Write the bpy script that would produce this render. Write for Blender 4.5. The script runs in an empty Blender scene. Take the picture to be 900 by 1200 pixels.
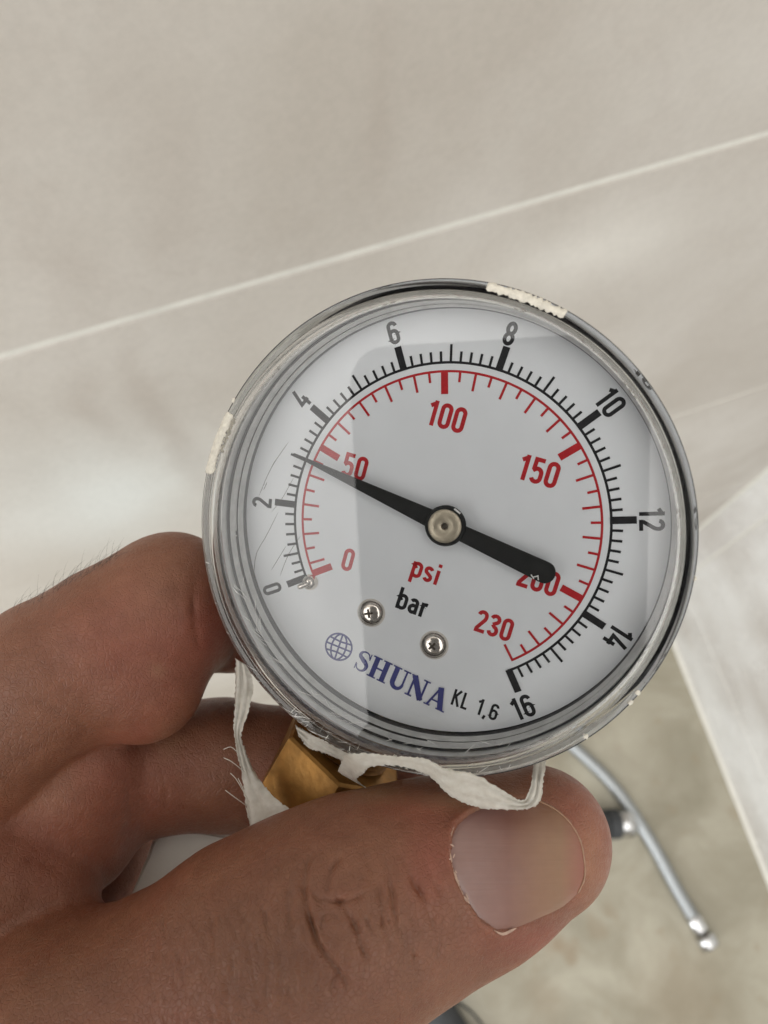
import bpy, bmesh, math, random
import numpy as np
from mathutils import Matrix, Vector
random.seed(4); rng = np.random.default_rng(4)
sc = bpy.context.scene; C = sc.collection

# ------------------------------------------------------------------ camera
CAM_H = 1.10                                    # lens height over the floor, metres
F = 902.0                                       # focal length in pixels of the 900 x 1200 photograph
# rows: world x, y, z axes in camera axes (x right, y down, z into the view)
W = np.array([[0.93860689, -0.31862317, 0.1322739], [-0.34483314, -0.87799195, 0.33199434],
              [0.01035434, -0.3572246, -0.93396112]])
CAMP = np.array([0, 0, CAM_H])
def ray(x, y): return np.array([(x-450)/F, (y-600)/F, 1.0])
def c2w(p):                                     # camera axes (metres) -> world
    return np.asarray(p, float) @ W.T + CAMP
def at(x, y, d):                                # point seen at pixel x, y, d millimetres deep (camera axes, mm)
    return ray(x, y)*d
cd = bpy.data.cameras.new('camera'); cam = bpy.data.objects.new('camera', cd); C.objects.link(cam)
cd.sensor_fit = 'VERTICAL'; cd.sensor_height = 36; cd.sensor_width = 27; cd.lens = 36*F/1200
Rb = Matrix([[W[i][0], -W[i][1], -W[i][2]] for i in range(3)])
cam.matrix_world = Matrix.Translation(CAMP) @ Rb.to_4x4()
cd.clip_start = 0.01; cd.clip_end = 50
cd.dof.use_dof = True; cd.dof.focus_distance = 0.104; cd.dof.aperture_fstop = cd.lens/1.0
sc.camera = cam

# ------------------------------------------------------------------ light and exposure
wd = bpy.data.worlds.new('World'); sc.world = wd; wd.use_nodes = True
wd.node_tree.nodes['Background'].inputs[0].default_value = (1.0, 0.98, 0.955, 1)
wd.node_tree.nodes['Background'].inputs[1].default_value = 0.28
def area(name, loc, target, size, power, col):
    l = bpy.data.lights.new(name, 'AREA'); l.shape = 'RECTANGLE'; l.size, l.size_y = size; l.energy = power; l.color = col
    o = bpy.data.objects.new(name, l); C.objects.link(o); o.location = loc
    o.rotation_euler = (Vector(target)-Vector(loc)).to_track_quat('-Z', 'Y').to_euler(); return o
area('ceiling_lamp', (-1.5, -1.75, 2.6), (-1.5, -1.7501, 0), (4.2, 3.7), 104, (1.0, 0.98, 0.945))
area('wall_fill_light', (-1.1, -0.55, 0.45), (-0.1, 0.17, 0.75), (0.6, 0.5), 10.0, (0.93, 0.97, 1.0))  # low lamp out of view, added to brighten the left of the wall
vs = sc.view_settings; vs.view_transform = 'Standard'; vs.look = 'None'; vs.exposure = 0.15; vs.gamma = 1
sc.cycles.max_bounces = 14; sc.cycles.transmission_bounces = 12; sc.cycles.transparent_max_bounces = 12
sc.cycles.sample_clamp_indirect = 4.0; sc.cycles.blur_glossy = 0.0

# ------------------------------------------------------------------ materials
def srgb(r, g, b):
    f = lambda c: (c/255/12.92) if c/255 <= .04045 else ((c/255+.055)/1.055)**2.4
    return (f(r), f(g), f(b), 1)
class NT:
    def __init__(s, name):
        s.m = bpy.data.materials.new(name); s.m.use_nodes = True; s.t = s.m.node_tree
        s.b = s.t.nodes['Principled BSDF']; s.out = s.t.nodes['Material Output']
    def n(s, ty, **k):
        o = s.t.nodes.new(ty)
        for a, v in k.items():
            if a.startswith('i_'): o.inputs[a[2:].replace('_', ' ')].default_value = v
            else: setattr(o, a, v)
        return o
    def l(s, a, b): s.t.links.new(a, b)
    def noise(s, scale, detail=4, rough=.55, coord='Object', dist=0.0):
        tc = s.n('ShaderNodeTexCoord'); no = s.n('ShaderNodeTexNoise')
        no.inputs['Scale'].default_value = scale; no.inputs['Detail'].default_value = detail
        no.inputs['Roughness'].default_value = rough; no.inputs['Distortion'].default_value = dist
        s.l(tc.outputs[coord], no.inputs['Vector']); return no.outputs[0]
    def ramp(s, fac, stops):
        r = s.n('ShaderNodeValToRGB'); e = r.color_ramp.elements
        while len(e) < len(stops): e.new(0.5)
        for k, (p, c) in enumerate(stops): e[k].position = p; e[k].color = c
        s.l(fac, r.inputs[0]); return r.outputs[0]
    def mix(s, a, b, fac, mode='MIX'):
        m = s.n('ShaderNodeMix', data_type='RGBA', blend_type=mode)
        if isinstance(fac, (int, float)): m.inputs[0].default_value = fac
        else: s.l(fac, m.inputs[0])
        for v, k in ((a, 6), (b, 7)):
            if isinstance(v, tuple): m.inputs[k].default_value = v
            else: s.l(v, m.inputs[k])
        return m.outputs[2]
    def bump(s, h, strength, dist, prev=None):
        b = s.n('ShaderNodeBump'); b.inputs['Strength'].default_value = strength; b.inputs['Distance'].default_value = dist
        s.l(h, b.inputs['Height'])
        if prev is not None: s.l(prev, b.inputs['Normal'])
        return b.outputs[0]
    def maprange(s, v, a, b, c, d):
        m = s.n('ShaderNodeMapRange'); s.l(v, m.inputs[0])
        for k, x in zip((1, 2, 3, 4), (a, b, c, d)): m.inputs[k].default_value = x
        return m.outputs[0]
def simple(name, col, rough=.5, metal=0, nscale=None, namp=.15, bump=0, bscale=800, coat=0, spec=.5):
    t = NT(name); b = t.b
    b.inputs['Roughness'].default_value = rough; b.inputs['Metallic'].default_value = metal
    b.inputs['Coat Weight'].default_value = coat; b.inputs['Specular IOR Level'].default_value = spec
    if nscale:
        n = t.noise(nscale); k = tuple(max(0, c*(1-namp)) for c in col[:3])+(1,); k2 = tuple(min(1, c*(1+namp)) for c in col[:3])+(1,)
        t.l(t.ramp(n, [(.3, k), (.7, k2)]), b.inputs['Base Color'])
        t.l(t.maprange(t.noise(nscale*2.3), .3, .7, rough*.75, min(1, rough*1.3)), b.inputs['Roughness'])
    else: b.inputs['Base Color'].default_value = col
    if bump: t.l(t.bump(t.noise(bscale, 3), 1.0, bump), b.inputs['Normal'])
    return t.m

# marble-like glazed wall tile, beige floor tile
def wall_tile_mat(name, base, cloud, vein, gloss, streaks=()):
    t = NT(name)
    n1 = t.noise(6.5, 4, .5); n2 = t.noise(11, 7, .62, dist=.15); n3 = t.noise(420, 3, .6)
    c = t.ramp(n1, [(.36, base), (.62, cloud)])
    v = t.ramp(n2, [(.47, (0, 0, 0, 1)), (.5, (1, 1, 1, 1)), (.53, (0, 0, 0, 1))])
    vm = t.n('ShaderNodeMath', operation='MULTIPLY'); t.l(v, vm.inputs[0]); vm.inputs[1].default_value = .12
    c = t.mix(c, vein, vm.outputs[0])
    tc = t.n('ShaderNodeTexCoord'); wob = t.n('ShaderNodeTexNoise'); wob.inputs['Scale'].default_value = 22; t.l(tc.outputs['Object'], wob.inputs['Vector'])
    ad = t.n('ShaderNodeVectorMath', operation='MULTIPLY_ADD'); t.l(wob.outputs['Color'], ad.inputs[0]); ad.inputs[1].default_value = (.03, .03, .03); t.l(tc.outputs['Object'], ad.inputs[2])
    for (p, q, w, col, amt) in streaks:           # dark streaks and painted-in pale reflections, each along its own line in the wall plane
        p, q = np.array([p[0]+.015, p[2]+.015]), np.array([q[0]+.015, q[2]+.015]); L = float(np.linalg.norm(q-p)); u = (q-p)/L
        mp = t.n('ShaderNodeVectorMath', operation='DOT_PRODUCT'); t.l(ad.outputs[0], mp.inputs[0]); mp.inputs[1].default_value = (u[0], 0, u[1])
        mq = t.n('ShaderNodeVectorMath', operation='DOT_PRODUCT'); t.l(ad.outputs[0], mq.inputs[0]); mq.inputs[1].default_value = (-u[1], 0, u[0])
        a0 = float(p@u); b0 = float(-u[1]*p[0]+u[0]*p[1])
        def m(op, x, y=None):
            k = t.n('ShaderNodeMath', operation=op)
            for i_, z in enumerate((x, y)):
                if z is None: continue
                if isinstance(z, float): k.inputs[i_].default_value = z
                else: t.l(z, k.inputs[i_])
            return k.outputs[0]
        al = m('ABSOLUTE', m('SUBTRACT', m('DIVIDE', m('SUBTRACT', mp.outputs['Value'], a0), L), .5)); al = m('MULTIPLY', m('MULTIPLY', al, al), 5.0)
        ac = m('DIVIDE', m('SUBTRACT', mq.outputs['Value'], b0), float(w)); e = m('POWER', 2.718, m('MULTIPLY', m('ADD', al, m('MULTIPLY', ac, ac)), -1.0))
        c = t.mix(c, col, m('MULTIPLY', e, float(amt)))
    c = t.mix(c, t.ramp(n3, [(.3, (.93, .93, .93, 1)), (.7, (1.05, 1.05, 1.05, 1))]), .6, 'MULTIPLY')
    t.l(c, t.b.inputs['Base Color'])
    t.l(t.maprange(t.noise(30, 4), .3, .7, gloss-.06, gloss+.10), t.b.inputs['Roughness'])
    t.l(t.bump(t.noise(14, 3), .35, .0012, t.bump(n3, .2, .00012)), t.b.inputs['Normal'])
    return t.m
def _w(x, y):
    d = W @ ray(757, 672); ya = (CAMP+d*(-CAM_H/d[2]))[1]; d = W @ ray(x, y); return CAMP+d*(ya/d[1])
DK, REFL = srgb(158, 146, 136), srgb(226, 223, 216)
M = {}
M['wall_tile'] = wall_tile_mat('wall_tile', srgb(178, 171, 162), srgb(195, 190, 183), srgb(166, 156, 147), .34, [(_w(150, 430), _w(262, 600), .006, DK, .65), (_w(95, 440), _w(150, 520), .006, DK, .4), (_w(442, 20), _w(436, 220), .004, DK, .25), (_w(150, 60), _w(215, 350), .012, DK, .2), (_w(560, 330), _w(800, 270), .022, REFL, .5), (_w(40, 640), _w(250, 520), .05, srgb(220, 224, 222), .75), (_w(30, 330), _w(120, 300), .02, DK, .2)])  # pale entries paint reflected light into the tile colour, dark ones are streaks
M['wall_tile_b'] = wall_tile_mat('wall_tile_side', srgb(196, 192, 187), srgb(226, 226, 224), srgb(176, 168, 162), .22)
def floor_mat():
    t = NT('floor_tile'); n1 = t.noise(9, 6, .6, dist=.5); n2 = t.noise(26, 6, .62, dist=.3); n3 = t.noise(300, 3)
    c = t.ramp(n1, [(.30, srgb(132, 126, 108)), (.5, srgb(150, 144, 127)), (.68, srgb(170, 165, 149))])
    st = t.ramp(n2, [(.60, (0, 0, 0, 1)), (.74, (1, 1, 1, 1))]); m = t.n('ShaderNodeMath', operation='MULTIPLY'); t.l(st, m.inputs[0]); m.inputs[1].default_value = .5
    c = t.mix(c, srgb(140, 122, 96), m.outputs[0])
    tc = t.n('ShaderNodeTexCoord'); wob = t.n('ShaderNodeTexNoise'); wob.inputs['Scale'].default_value = 40; wob.inputs['Detail'].default_value = 4; t.l(tc.outputs['Object'], wob.inputs['Vector'])
    ad = t.n('ShaderNodeVectorMath', operation='MULTIPLY_ADD'); t.l(wob.outputs['Color'], ad.inputs[0]); ad.inputs[1].default_value = (.035, .035, 0); t.l(tc.outputs['Object'], ad.inputs[2])
    for (px, py, r, amt) in ((650, 1106, .011, .6), (668, 1118, .009, .5), (700, 1088, .010, .3), (712, 1062, .007, .25), (640, 1170, .02, .25), (800, 1170, .05, .25)):
        d_ = W @ ray(px, py); p_ = CAMP+d_*(-CAM_H/d_[2]); ds = t.n('ShaderNodeVectorMath', operation='DISTANCE'); t.l(ad.outputs[0], ds.inputs[0]); ds.inputs[1].default_value = (p_[0]+.0175, p_[1]+.0175, 0)
        c = t.mix(c, srgb(128, 106, 78), t.maprange(ds.outputs['Value'], r*.4, r*1.7, amt, 0))
    c = t.mix(c, t.ramp(n3, [(.3, (.92, .92, .92, 1)), (.7, (1.04, 1.04, 1.04, 1))]), .7, 'MULTIPLY')
    t.l(c, t.b.inputs['Base Color']); t.b.inputs['Roughness'].default_value = .42
    t.l(t.bump(n3, .3, .0003), t.b.inputs['Normal']); return t.m
M['floor_tile'] = floor_mat()
M['grout'] = simple('grout', srgb(214, 212, 204), .85, nscale=120, namp=.06, bump=.0003, bscale=900)
M['stain'] = simple('stain', srgb(132, 112, 84), .7, nscale=90)
M['case'] = simple('case_black', srgb(22, 22, 25), .2, .2, nscale=300, bump=.00003)
def band():
    t = NT('scuffed_black'); n = t.noise(260, 6, .75); n2 = t.noise(90, 3)
    f = t.n('ShaderNodeMath', operation='MULTIPLY'); t.l(t.maprange(n, .5, .68, 0, 1), f.inputs[0]); t.l(t.maprange(n2, .42, .62, 0, .8), f.inputs[1])
    t.l(t.mix(srgb(26, 26, 32), srgb(150, 150, 150), f.outputs[0]), t.b.inputs['Base Color']); t.b.inputs['Roughness'].default_value = .22
    t.l(t.bump(n, .4, .00006), t.b.inputs['Normal']); return t.m
M['band'] = band()
M['gasket'] = simple('gasket', srgb(48, 48, 50), .45, nscale=600, namp=.3)
M['inner_ring'] = simple('inner_ring', srgb(214, 214, 210), .35, .0, nscale=400)
M['chrome'] = simple('chrome', srgb(205, 205, 205), .16, 1, nscale=300, namp=.08)
M['dial'] = simple('dial_white', srgb(233, 236, 238), .55, nscale=180, namp=.02, spec=.3)
M['black_ink'] = simple('black_ink', srgb(36, 36, 38), .5, nscale=900, namp=.25, spec=.06)
M['red_ink'] = simple('red_ink', srgb(186, 40, 46), .5, nscale=900, namp=.12, spec=.06)
M['blue_ink'] = simple('blue_ink', srgb(42, 48, 122), .5, nscale=900, namp=.12)
M['pointer'] = simple('pointer_black', srgb(38, 39, 38), .5, nscale=700, namp=.2, bump=.00002, bscale=3000, spec=.06)
M['hub'] = simple('hub_metal', srgb(176, 166, 146), .36, .75, nscale=500, bump=.00002, bscale=3000)
M['screw'] = simple('screw_metal', srgb(222, 214, 204), .14, 1, nscale=700, namp=.15, bump=.00002, bscale=1500)
M['dark_metal'] = simple('dark_metal', srgb(70, 64, 56), .4, .8, nscale=500)
M['brass'] = simple('brass', srgb(168, 124, 66), .4, .65, nscale=300, namp=.3, bump=.00009, bscale=700)
M['brass_dark'] = simple('brass_dark', srgb(120, 84, 44), .5, .8, nscale=300, namp=.4, bump=.0001, bscale=600)
M['scrap'] = simple('label_scrap', srgb(226, 221, 208), .8, nscale=1500, namp=.14, bump=.0002, bscale=1400)
M['scratch_light'] = simple('scratch_light', srgb(225, 225, 222), .5, nscale=300)
M['scratch_dark'] = simple('scratch_dark', srgb(120, 118, 114), .5, nscale=300)
M['plastic_white'] = simple('white_plastic', srgb(232, 229, 220), .45, nscale=60, namp=.04, bump=.00003)
M['rubber'] = simple('dark_rubber', srgb(52, 54, 56), .7, nscale=200, namp=.25, bump=.0003, bscale=500)
M['dry_skin'] = simple('dry_skin', srgb(186, 156, 138), .6, nscale=900, namp=.2)
M['hair'] = simple('hair', srgb(46, 34, 26), .5, nscale=200)
M['phone'] = simple('phone_back', srgb(112, 114, 118), .5, nscale=60, namp=.05)
M['phone_dark'] = simple('phone_lens', srgb(20, 20, 22), .15, nscale=60)
def tape_mat():
    t = NT('thread_tape'); n = t.noise(900, 5, .6); t.l(t.ramp(n, [(.25, srgb(214, 208, 196)), (.7, srgb(240, 237, 229))]), t.b.inputs['Base Color'])
    t.b.inputs['Transmission Weight'].default_value = .0; tl = t.n('ShaderNodeBsdfTranslucent'); tl.inputs[0].default_value = srgb(236, 232, 222); mx = t.n('ShaderNodeMixShader'); mx.inputs[0].default_value = .35
    t.l(t.b.outputs[0], mx.inputs[1]); t.l(tl.outputs[0], mx.inputs[2]); t.l(mx.outputs[0], t.out.inputs[0])
    t.b.inputs['Roughness'].default_value = .6; t.b.inputs['Subsurface Weight'].default_value = .0
    t.b.inputs['Subsurface Radius'].default_value = (.001, .001, .001)
    t.l(t.bump(t.noise(600, 4), .8, .00025), t.b.inputs['Normal']); return t.m
M['tape'] = tape_mat()
def glass_ring():
    t = NT('clear_plastic'); b = t.b; b.inputs['Base Color'].default_value = (.98, .985, .99, 1)
    b.inputs['Transmission Weight'].default_value = 1; b.inputs['IOR'].default_value = 1.47
    t.l(t.maprange(t.noise(700, 4), .35, .75, .0, .04), b.inputs['Roughness'])
    return t.m
M['clear'] = glass_ring()
def pane():
    t = NT('clear_pane'); t.t.nodes.remove(t.b)
    tr = t.n('ShaderNodeBsdfTransparent'); tr.inputs[0].default_value = (.985, .987, .99, 1)
    gl = t.n('ShaderNodeBsdfGlossy'); gl.inputs['Roughness'].default_value = .012
    fr = t.n('ShaderNodeFresnel'); fr.inputs['IOR'].default_value = 1.66
    t.l(t.bump(t.noise(45, 2), .06, .00005), gl.inputs['Normal'])
    mx = t.n('ShaderNodeMixShader'); t.l(fr.outputs[0], mx.inputs[0]); t.l(tr.outputs[0], mx.inputs[1]); t.l(gl.outputs[0], mx.inputs[2])
    # haze of fine wear on the plastic
    df = t.n('ShaderNodeBsdfDiffuse'); df.inputs[0].default_value = (.8, .8, .8, 1)
    m2 = t.n('ShaderNodeMixShader'); t.l(t.maprange(t.noise(35, 6, .7), .5, .85, .0, .012), m2.inputs[0]); t.l(mx.outputs[0], m2.inputs[1]); t.l(df.outputs[0], m2.inputs[2])
    t.l(m2.outputs[0], t.out.inputs[0]); return t.m
M['pane'] = pane()
def braid():
    t = NT('braided_steel'); t.b.inputs['Metallic'].default_value = .85; t.b.inputs['Base Color'].default_value = srgb(178, 182, 184); t.b.inputs['Roughness'].default_value = .35
    return t.m
M['braid'] = braid()

# the gauge is modelled in millimetres: its own noises count in mm
GREL = dict(pane=1, clear=1, band=1, case=1, gasket=1, inner_ring=1, dial=1, black_ink=1, red_ink=1, blue_ink=1, pointer=1, hub=1, screw=1, scrap=1, scratch_light=1, scratch_dark=1)
for k in GREL:
    for nd in M[k].node_tree.nodes:
        if nd.type == 'TEX_NOISE': nd.inputs['Scale'].default_value *= .001
# ------------------------------------------------------------------ mesh helpers
def link(name, me, mat, parent=None):
    o = bpy.data.objects.new(name, me); C.objects.link(o)
    if mat is not None: me.materials.append(mat)
    if parent is not None: o.parent = parent
    return o
def mesh(name, v, f, mat, parent=None, smooth=False):
    me = bpy.data.meshes.new(name); me.from_pydata([tuple(map(float, p)) for p in v], [], [tuple(map(int, q)) for q in f]); me.update()
    if smooth: me.polygons.foreach_set('use_smooth', [True]*len(me.polygons))
    return link(name, me, mat, parent)
def auto(o, deg=35):
    for p in o.data.polygons: p.use_smooth = True
    bm = bmesh.new(); bm.from_mesh(o.data)
    for e in bm.edges:
        if len(e.link_faces) == 2 and e.calc_face_angle(0) > math.radians(deg): e.smooth = False
    bm.to_mesh(o.data); bm.free(); return o
def tag(o, label=None, cat=None, group=None, kind=None):
    for k, v in (('label', label), ('category', cat), ('group', group), ('kind', kind)):
        if v: o[k] = v
    return o
def empty(name, mw=None):
    o = bpy.data.objects.new(name, None); C.objects.link(o); o.empty_display_size = .01
    if mw is not None: o.matrix_world = mw
    return o
def box(name, lo, hi, mat, parent=None, bev=0.0, seg=2):
    bm = bmesh.new(); bmesh.ops.create_cube(bm, size=1)
    for v in bm.verts: v.co = Vector([(lo[i]+hi[i])/2+v.co[i]*(hi[i]-lo[i]) for i in range(3)])
    if bev: bmesh.ops.bevel(bm, geom=bm.edges[:], offset=bev, segments=seg, affect='EDGES', profile=.5)
    me = bpy.data.meshes.new(name); bm.to_mesh(me); bm.free(); o = link(name, me, mat, parent)
    return auto(o) if bev else o
def revolve(name, prof, mat, parent=None, n=160, closed=False, smooth=True, a0=0, a1=2*math.pi, cen=(0, 0)):
    full = abs(a1-a0-2*math.pi) < 1e-6; m = n if full else n+1; k = len(prof); v = []; f = []
    for i in range(m):
        a = a0+(a1-a0)*i/n
        for r, h in prof: v.append((cen[0]+r*math.sin(a), cen[1]+r*math.cos(a), h))
    for i in range(n):
        for j in range(k if closed else k-1):
            j2 = (j+1) % k; i2 = (i+1) % m
            f.append((i*k+j, i*k+j2, i2*k+j2, i2*k+j))
    o = mesh(name, v, f, mat, parent)
    bm = bmesh.new(); bm.from_mesh(o.data); bmesh.ops.remove_doubles(bm, verts=bm.verts, dist=1e-7)
    bmesh.ops.recalc_face_normals(bm, faces=bm.faces); bm.to_mesh(o.data); bm.free()
    return auto(o, 40) if smooth else o
def tube(name, pts, rad, mat, parent=None, n=16, caps=True):
    pts = [Vector(p) for p in pts]; rad = rad if isinstance(rad, (list, tuple)) else [rad]*len(pts)
    v = []; f = []; t0 = (pts[1]-pts[0]).normalized(); u = t0.orthogonal().normalized()
    for i, p in enumerate(pts):
        t = (pts[min(i+1, len(pts)-1)]-pts[max(i-1, 0)]).normalized(); u = (u-t*u.dot(t)).normalized(); w = t.cross(u)
        for k in range(n):
            a = 2*math.pi*k/n; v.append(p+(u*math.cos(a)+w*math.sin(a))*rad[i])
    for i in range(len(pts)-1):
        for k in range(n): f.append((i*n+k, i*n+(k+1) % n, (i+1)*n+(k+1) % n, (i+1)*n+k))
    if caps: f.append(tuple(range(n))[::-1]); f.append(tuple((len(pts)-1)*n+k for k in range(n)))
    return auto(mesh(name, v, f, mat, parent), 50)
def spline(pts, n):                              # catmull-rom
    P = [np.array(p, float) for p in pts]; P = [2*P[0]-P[1]]+P+[2*P[-1]-P[-2]]; out = []
    m = len(P)-3
    for i in range(n+1):
        t = i/n*m; k = min(int(t), m-1); t -= k; a, b, c, d = P[k:k+4]
        out.append(.5*(2*b+(c-a)*t+(2*a-5*b+4*c-d)*t*t+(3*b-a-3*c+d)*t**3))
    return out

# ------------------------------------------------------------------ the room corner (floor and two tiled walls)
def on_floor(x, y, z=0.0):
    d = W @ ray(x, y); return CAMP+d*((z-CAM_H)/d[2])
corner = on_floor(757, 672)
yA = corner[1]
def on_wall(x, y):
    d = W @ ray(x, y); return CAMP+d*(yA/d[1])
floor = box('floor', (-2.2, -2.2, -.05), (corner[0]+.25, yA+.06, -.004), M['grout']); tag(floor, kind='structure')
for i in range(-3, 1):                            # large floor tiles, 0.9 m; the joints fall outside the picture
    for j in range(-3, 1):
        x0 = corner[0]+.14+i*.9-.78; x1 = x0+.9; y1 = yA-.001+j*.9; y0 = y1-.9
        if j == 0 and i == 0: x1 = corner[0]+.12
        if x0 > corner[0]: continue
        box('floor_tile', (max(x0, -2.19)+.001, max(y0, -2.19)+.001, -.0045), (x1-.001, y1-.001, 0), M['floor_tile'], floor)  \
            if max(y0, -2.19) < y1-.01 and max(x0, -2.19) < x1-.01 else None
zj1 = on_wall(450, 288)[2]; zj2 = on_wall(840, 472)[2]; step = zj1-zj2
wallA = box('wall', (-2.2, yA+.0006, 0), (corner[0]+.2, yA+.10, 2.6), M['grout']); tag(wallA, kind='structure')
xs = [-2.2, -1.58, -.98, -.38, .22, corner[0]-.0015]
xs = [-2.2, -1.3, -.72, corner[0]-.0012]
zr = [zj1+step*k for k in range(-8, 8)]; zr = [.0015]+[z for z in zr if .05 < z < 2.5]+[2.6]
g = .0014
for a, b in zip(zr[:-1], zr[1:]):
    for c, d in zip(xs[:-1], xs[1:]):
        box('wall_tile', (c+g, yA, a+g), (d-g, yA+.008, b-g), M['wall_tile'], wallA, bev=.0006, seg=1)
# side wall: turned to the real angle of the corner
dB = np.array([-0.09355186, -0.99561441, 0]); ang = math.atan2(dB[1], dB[0])
mwB = Matrix.Translation((corner[0], corner[1], 0)) @ Matrix.Rotation(ang, 4, 'Z')     # local +x runs along wall B, local +y into the wall
wallB = box('side_wall', (-.02, .0006, 0), (2.2, .09, 2.6), M['grout']); wallB.matrix_world = mwB; tag(wallB, kind='structure')
for o in (wallB,):
    pass
for a, b in zip(zr[:-1], zr[1:]):
    for c, d in zip([.0015, .040, .64, 1.24], [.040, .64, 1.24, 2.2]):
        a2 = a+.004 if a < .01 else a
        box('wall_tile', (c+g, 0, a2+g), (d-g, .008, b-g), M['wall_tile_b'], wallB, bev=.0006, seg=1)
jt = tube('corner_sealant', [(corner[0], corner[1], .002), (corner[0], corner[1], 2.6)], .0022, M['grout'], wallA, n=8)
je = np.array([corner[0], corner[1], 0])+dB*2.1
tube('floor_sealant', [(corner[0], corner[1], .0005), (je[0], je[1], .0005)], .0042, M['grout'], floor, n=10)
tube('floor_sealant', [(corner[0], corner[1], .0005), (-2.1, yA, .0005)], .0042, M['grout'], floor, n=10)

# stains: thin irregular films on the floor
def blot(cx, cy, rx, ry, ang, seed):
    r = random.Random(seed); v = []; n = 40; ph = [r.uniform(0, 6.28) for _ in range(6)]
    c = on_floor(cx, cy)
    for k in range(n):
        a = 2*math.pi*k/n; q = 1+.25*math.sin(2*a+ph[0])+.18*math.sin(3*a+ph[1])+.12*math.sin(5*a+ph[2])
        x, y = rx*q*math.cos(a), ry*q*math.sin(a)
        v.append((c[0]+x*math.cos(ang)-y*math.sin(ang), c[1]+x*math.sin(ang)+y*math.cos(ang), .0006+seed*.0002))
    return v

# ------------------------------------------------------------------ hoses and the dark thing on the floor
def hose_pts(px, z, n):
    return [Vector(p) for p in spline([on_floor(x, y, z) for x, y in px], n)]
def braided(name, px, label, r=.0077, z=.009):
    root = empty(name, Matrix.Translation(on_floor(*px[0], 0))); inv = root.matrix_world.inverted()
    pts = hose_pts(px, z, 60); pts = [inv @ p for p in pts]
    tube('hose_core', pts, r*.93, M['braid'], root, n=16)
    L = sum((pts[i+1]-pts[i]).length for i in range(len(pts)-1)); v = []; f = []
    # woven strands
    fine = spline([tuple(p) for p in pts], 260); u = None
    frames = []
    for i, p in enumerate(fine):
        t = Vector(fine[min(i+1, 260)]-fine[max(i-1, 0)]).normalized(); u = (t.orthogonal() if u is None else u); u = (u-t*u.dot(t)).normalized()
        frames.append((Vector(p), u.copy(), t.cross(u)))
    for sgn in (1, -1):
        for s in range(9):
            base = len(v)
            for i, (p, uu, ww) in enumerate(frames):
                a = sgn*i/260*L/.030*2*math.pi+s*2*math.pi/9
                for da, rr in ((-.17, r*.94), (0, r*1.04), (.17, r*.94)):
                    v.append(p+(uu*math.cos(a+da)+ww*math.sin(a+da))*rr)
                if i: b = base+i*3; f += [(b-3, b-2, b+1, b), (b-2, b-1, b+2, b+1)]
    o = mesh('braid_strands', v, f, M['braid'], root, smooth=True); o['kind'] = 'stuff'
    tag(root, label, 'hose', 'metal hoses on the floor'); return root, inv, pts
h1, inv1, p1 = braided('braided_hose', [(560, 800), (640, 850), (682, 884), (722, 925), (762, 985), (792, 1040), (820, 1088)],
                       'long shiny braided steel hose curving across the beige floor')
def sleeve(pts, k, r0, ln, mat, name, root, hexa=False, r1=None):
    a = pts[-1]; d = (pts[-1]-pts[-4]).normalized()
    p = a+d*k; q = p+d*ln
    return tube(name, [p, p+d*ln*.12, p+d*ln*.88, q], [r0*.86, r0, r1 or r0, (r1 or r0)*.86], mat, root, n=6 if hexa else 20)
sleeve(p1, -.016, .0105, .020, M['chrome'], 'crimp_sleeve', h1)
sleeve(p1, .002, .0060, .006, M['dark_metal'], 'neck', h1)
nt = sleeve(p1, .008, .0135, .016, M['chrome'], 'hex_nut', h1, True)
h2, inv2, p2 = braided('connector_hose', [(560, 962), (640, 968), (690, 967), (712, 966)],
                       'short hose end with dark collar and bright metal nut beside the thumb tip', r=.010, z=.02)
sleeve(p2, -.020, .0185, .020, M['rubber'], 'rubber_collar', h2)
sleeve(p2, 0, .0185, .016, M['rubber'], 'rubber_collar', h2)
sleeve(p2, .015, .0175, .018, M['chrome'], 'hex_nut', h2, True)

def dark_tool():
    a, b = on_floor(490, 1150, .02), on_floor(530, 1215, .02)
    root = empty('tool_handle', Matrix.Translation(a)); q = [Vector(x) for x in spline([a-a, (b-a)*.35+np.array([0, 0, .003]), (b-a)*.8, (b-a)*1.6, (b-a)*2.6], 20)]
    tube('grip', q, [.012, .017, .020, .022, .0225]+[.023]*13+[.022, .020, .012], M['rubber'], root, n=20)
    c = [on_floor(x, y, .004)-a for x, y in ((520, 1165), (545, 1178), (560, 1195), (580, 1225))]
    tag(root, 'dark grey rubber tool handle lying on the floor under the thumb', 'tool')
    w = tube('black_wire', [Vector(x) for x in spline([on_floor(x, y, .003) for x, y in ((522, 1168), (545, 1180), (562, 1197), (580, 1225), (590, 1260))], 20)], .0013, M['rubber'], None, n=8)
    tag(w, 'thin black wire curling over the floor beside the dark grey handle', 'wire')
dark_tool()
for k, (x, y, rx, ry, an) in enumerate([(652, 1108, .010, .005, .6), (672, 1116, .006, .004, .2), (700, 1085, .011, .003, 1.1)]):
    v = blot(x, y, rx, ry, an, k+1)

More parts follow.
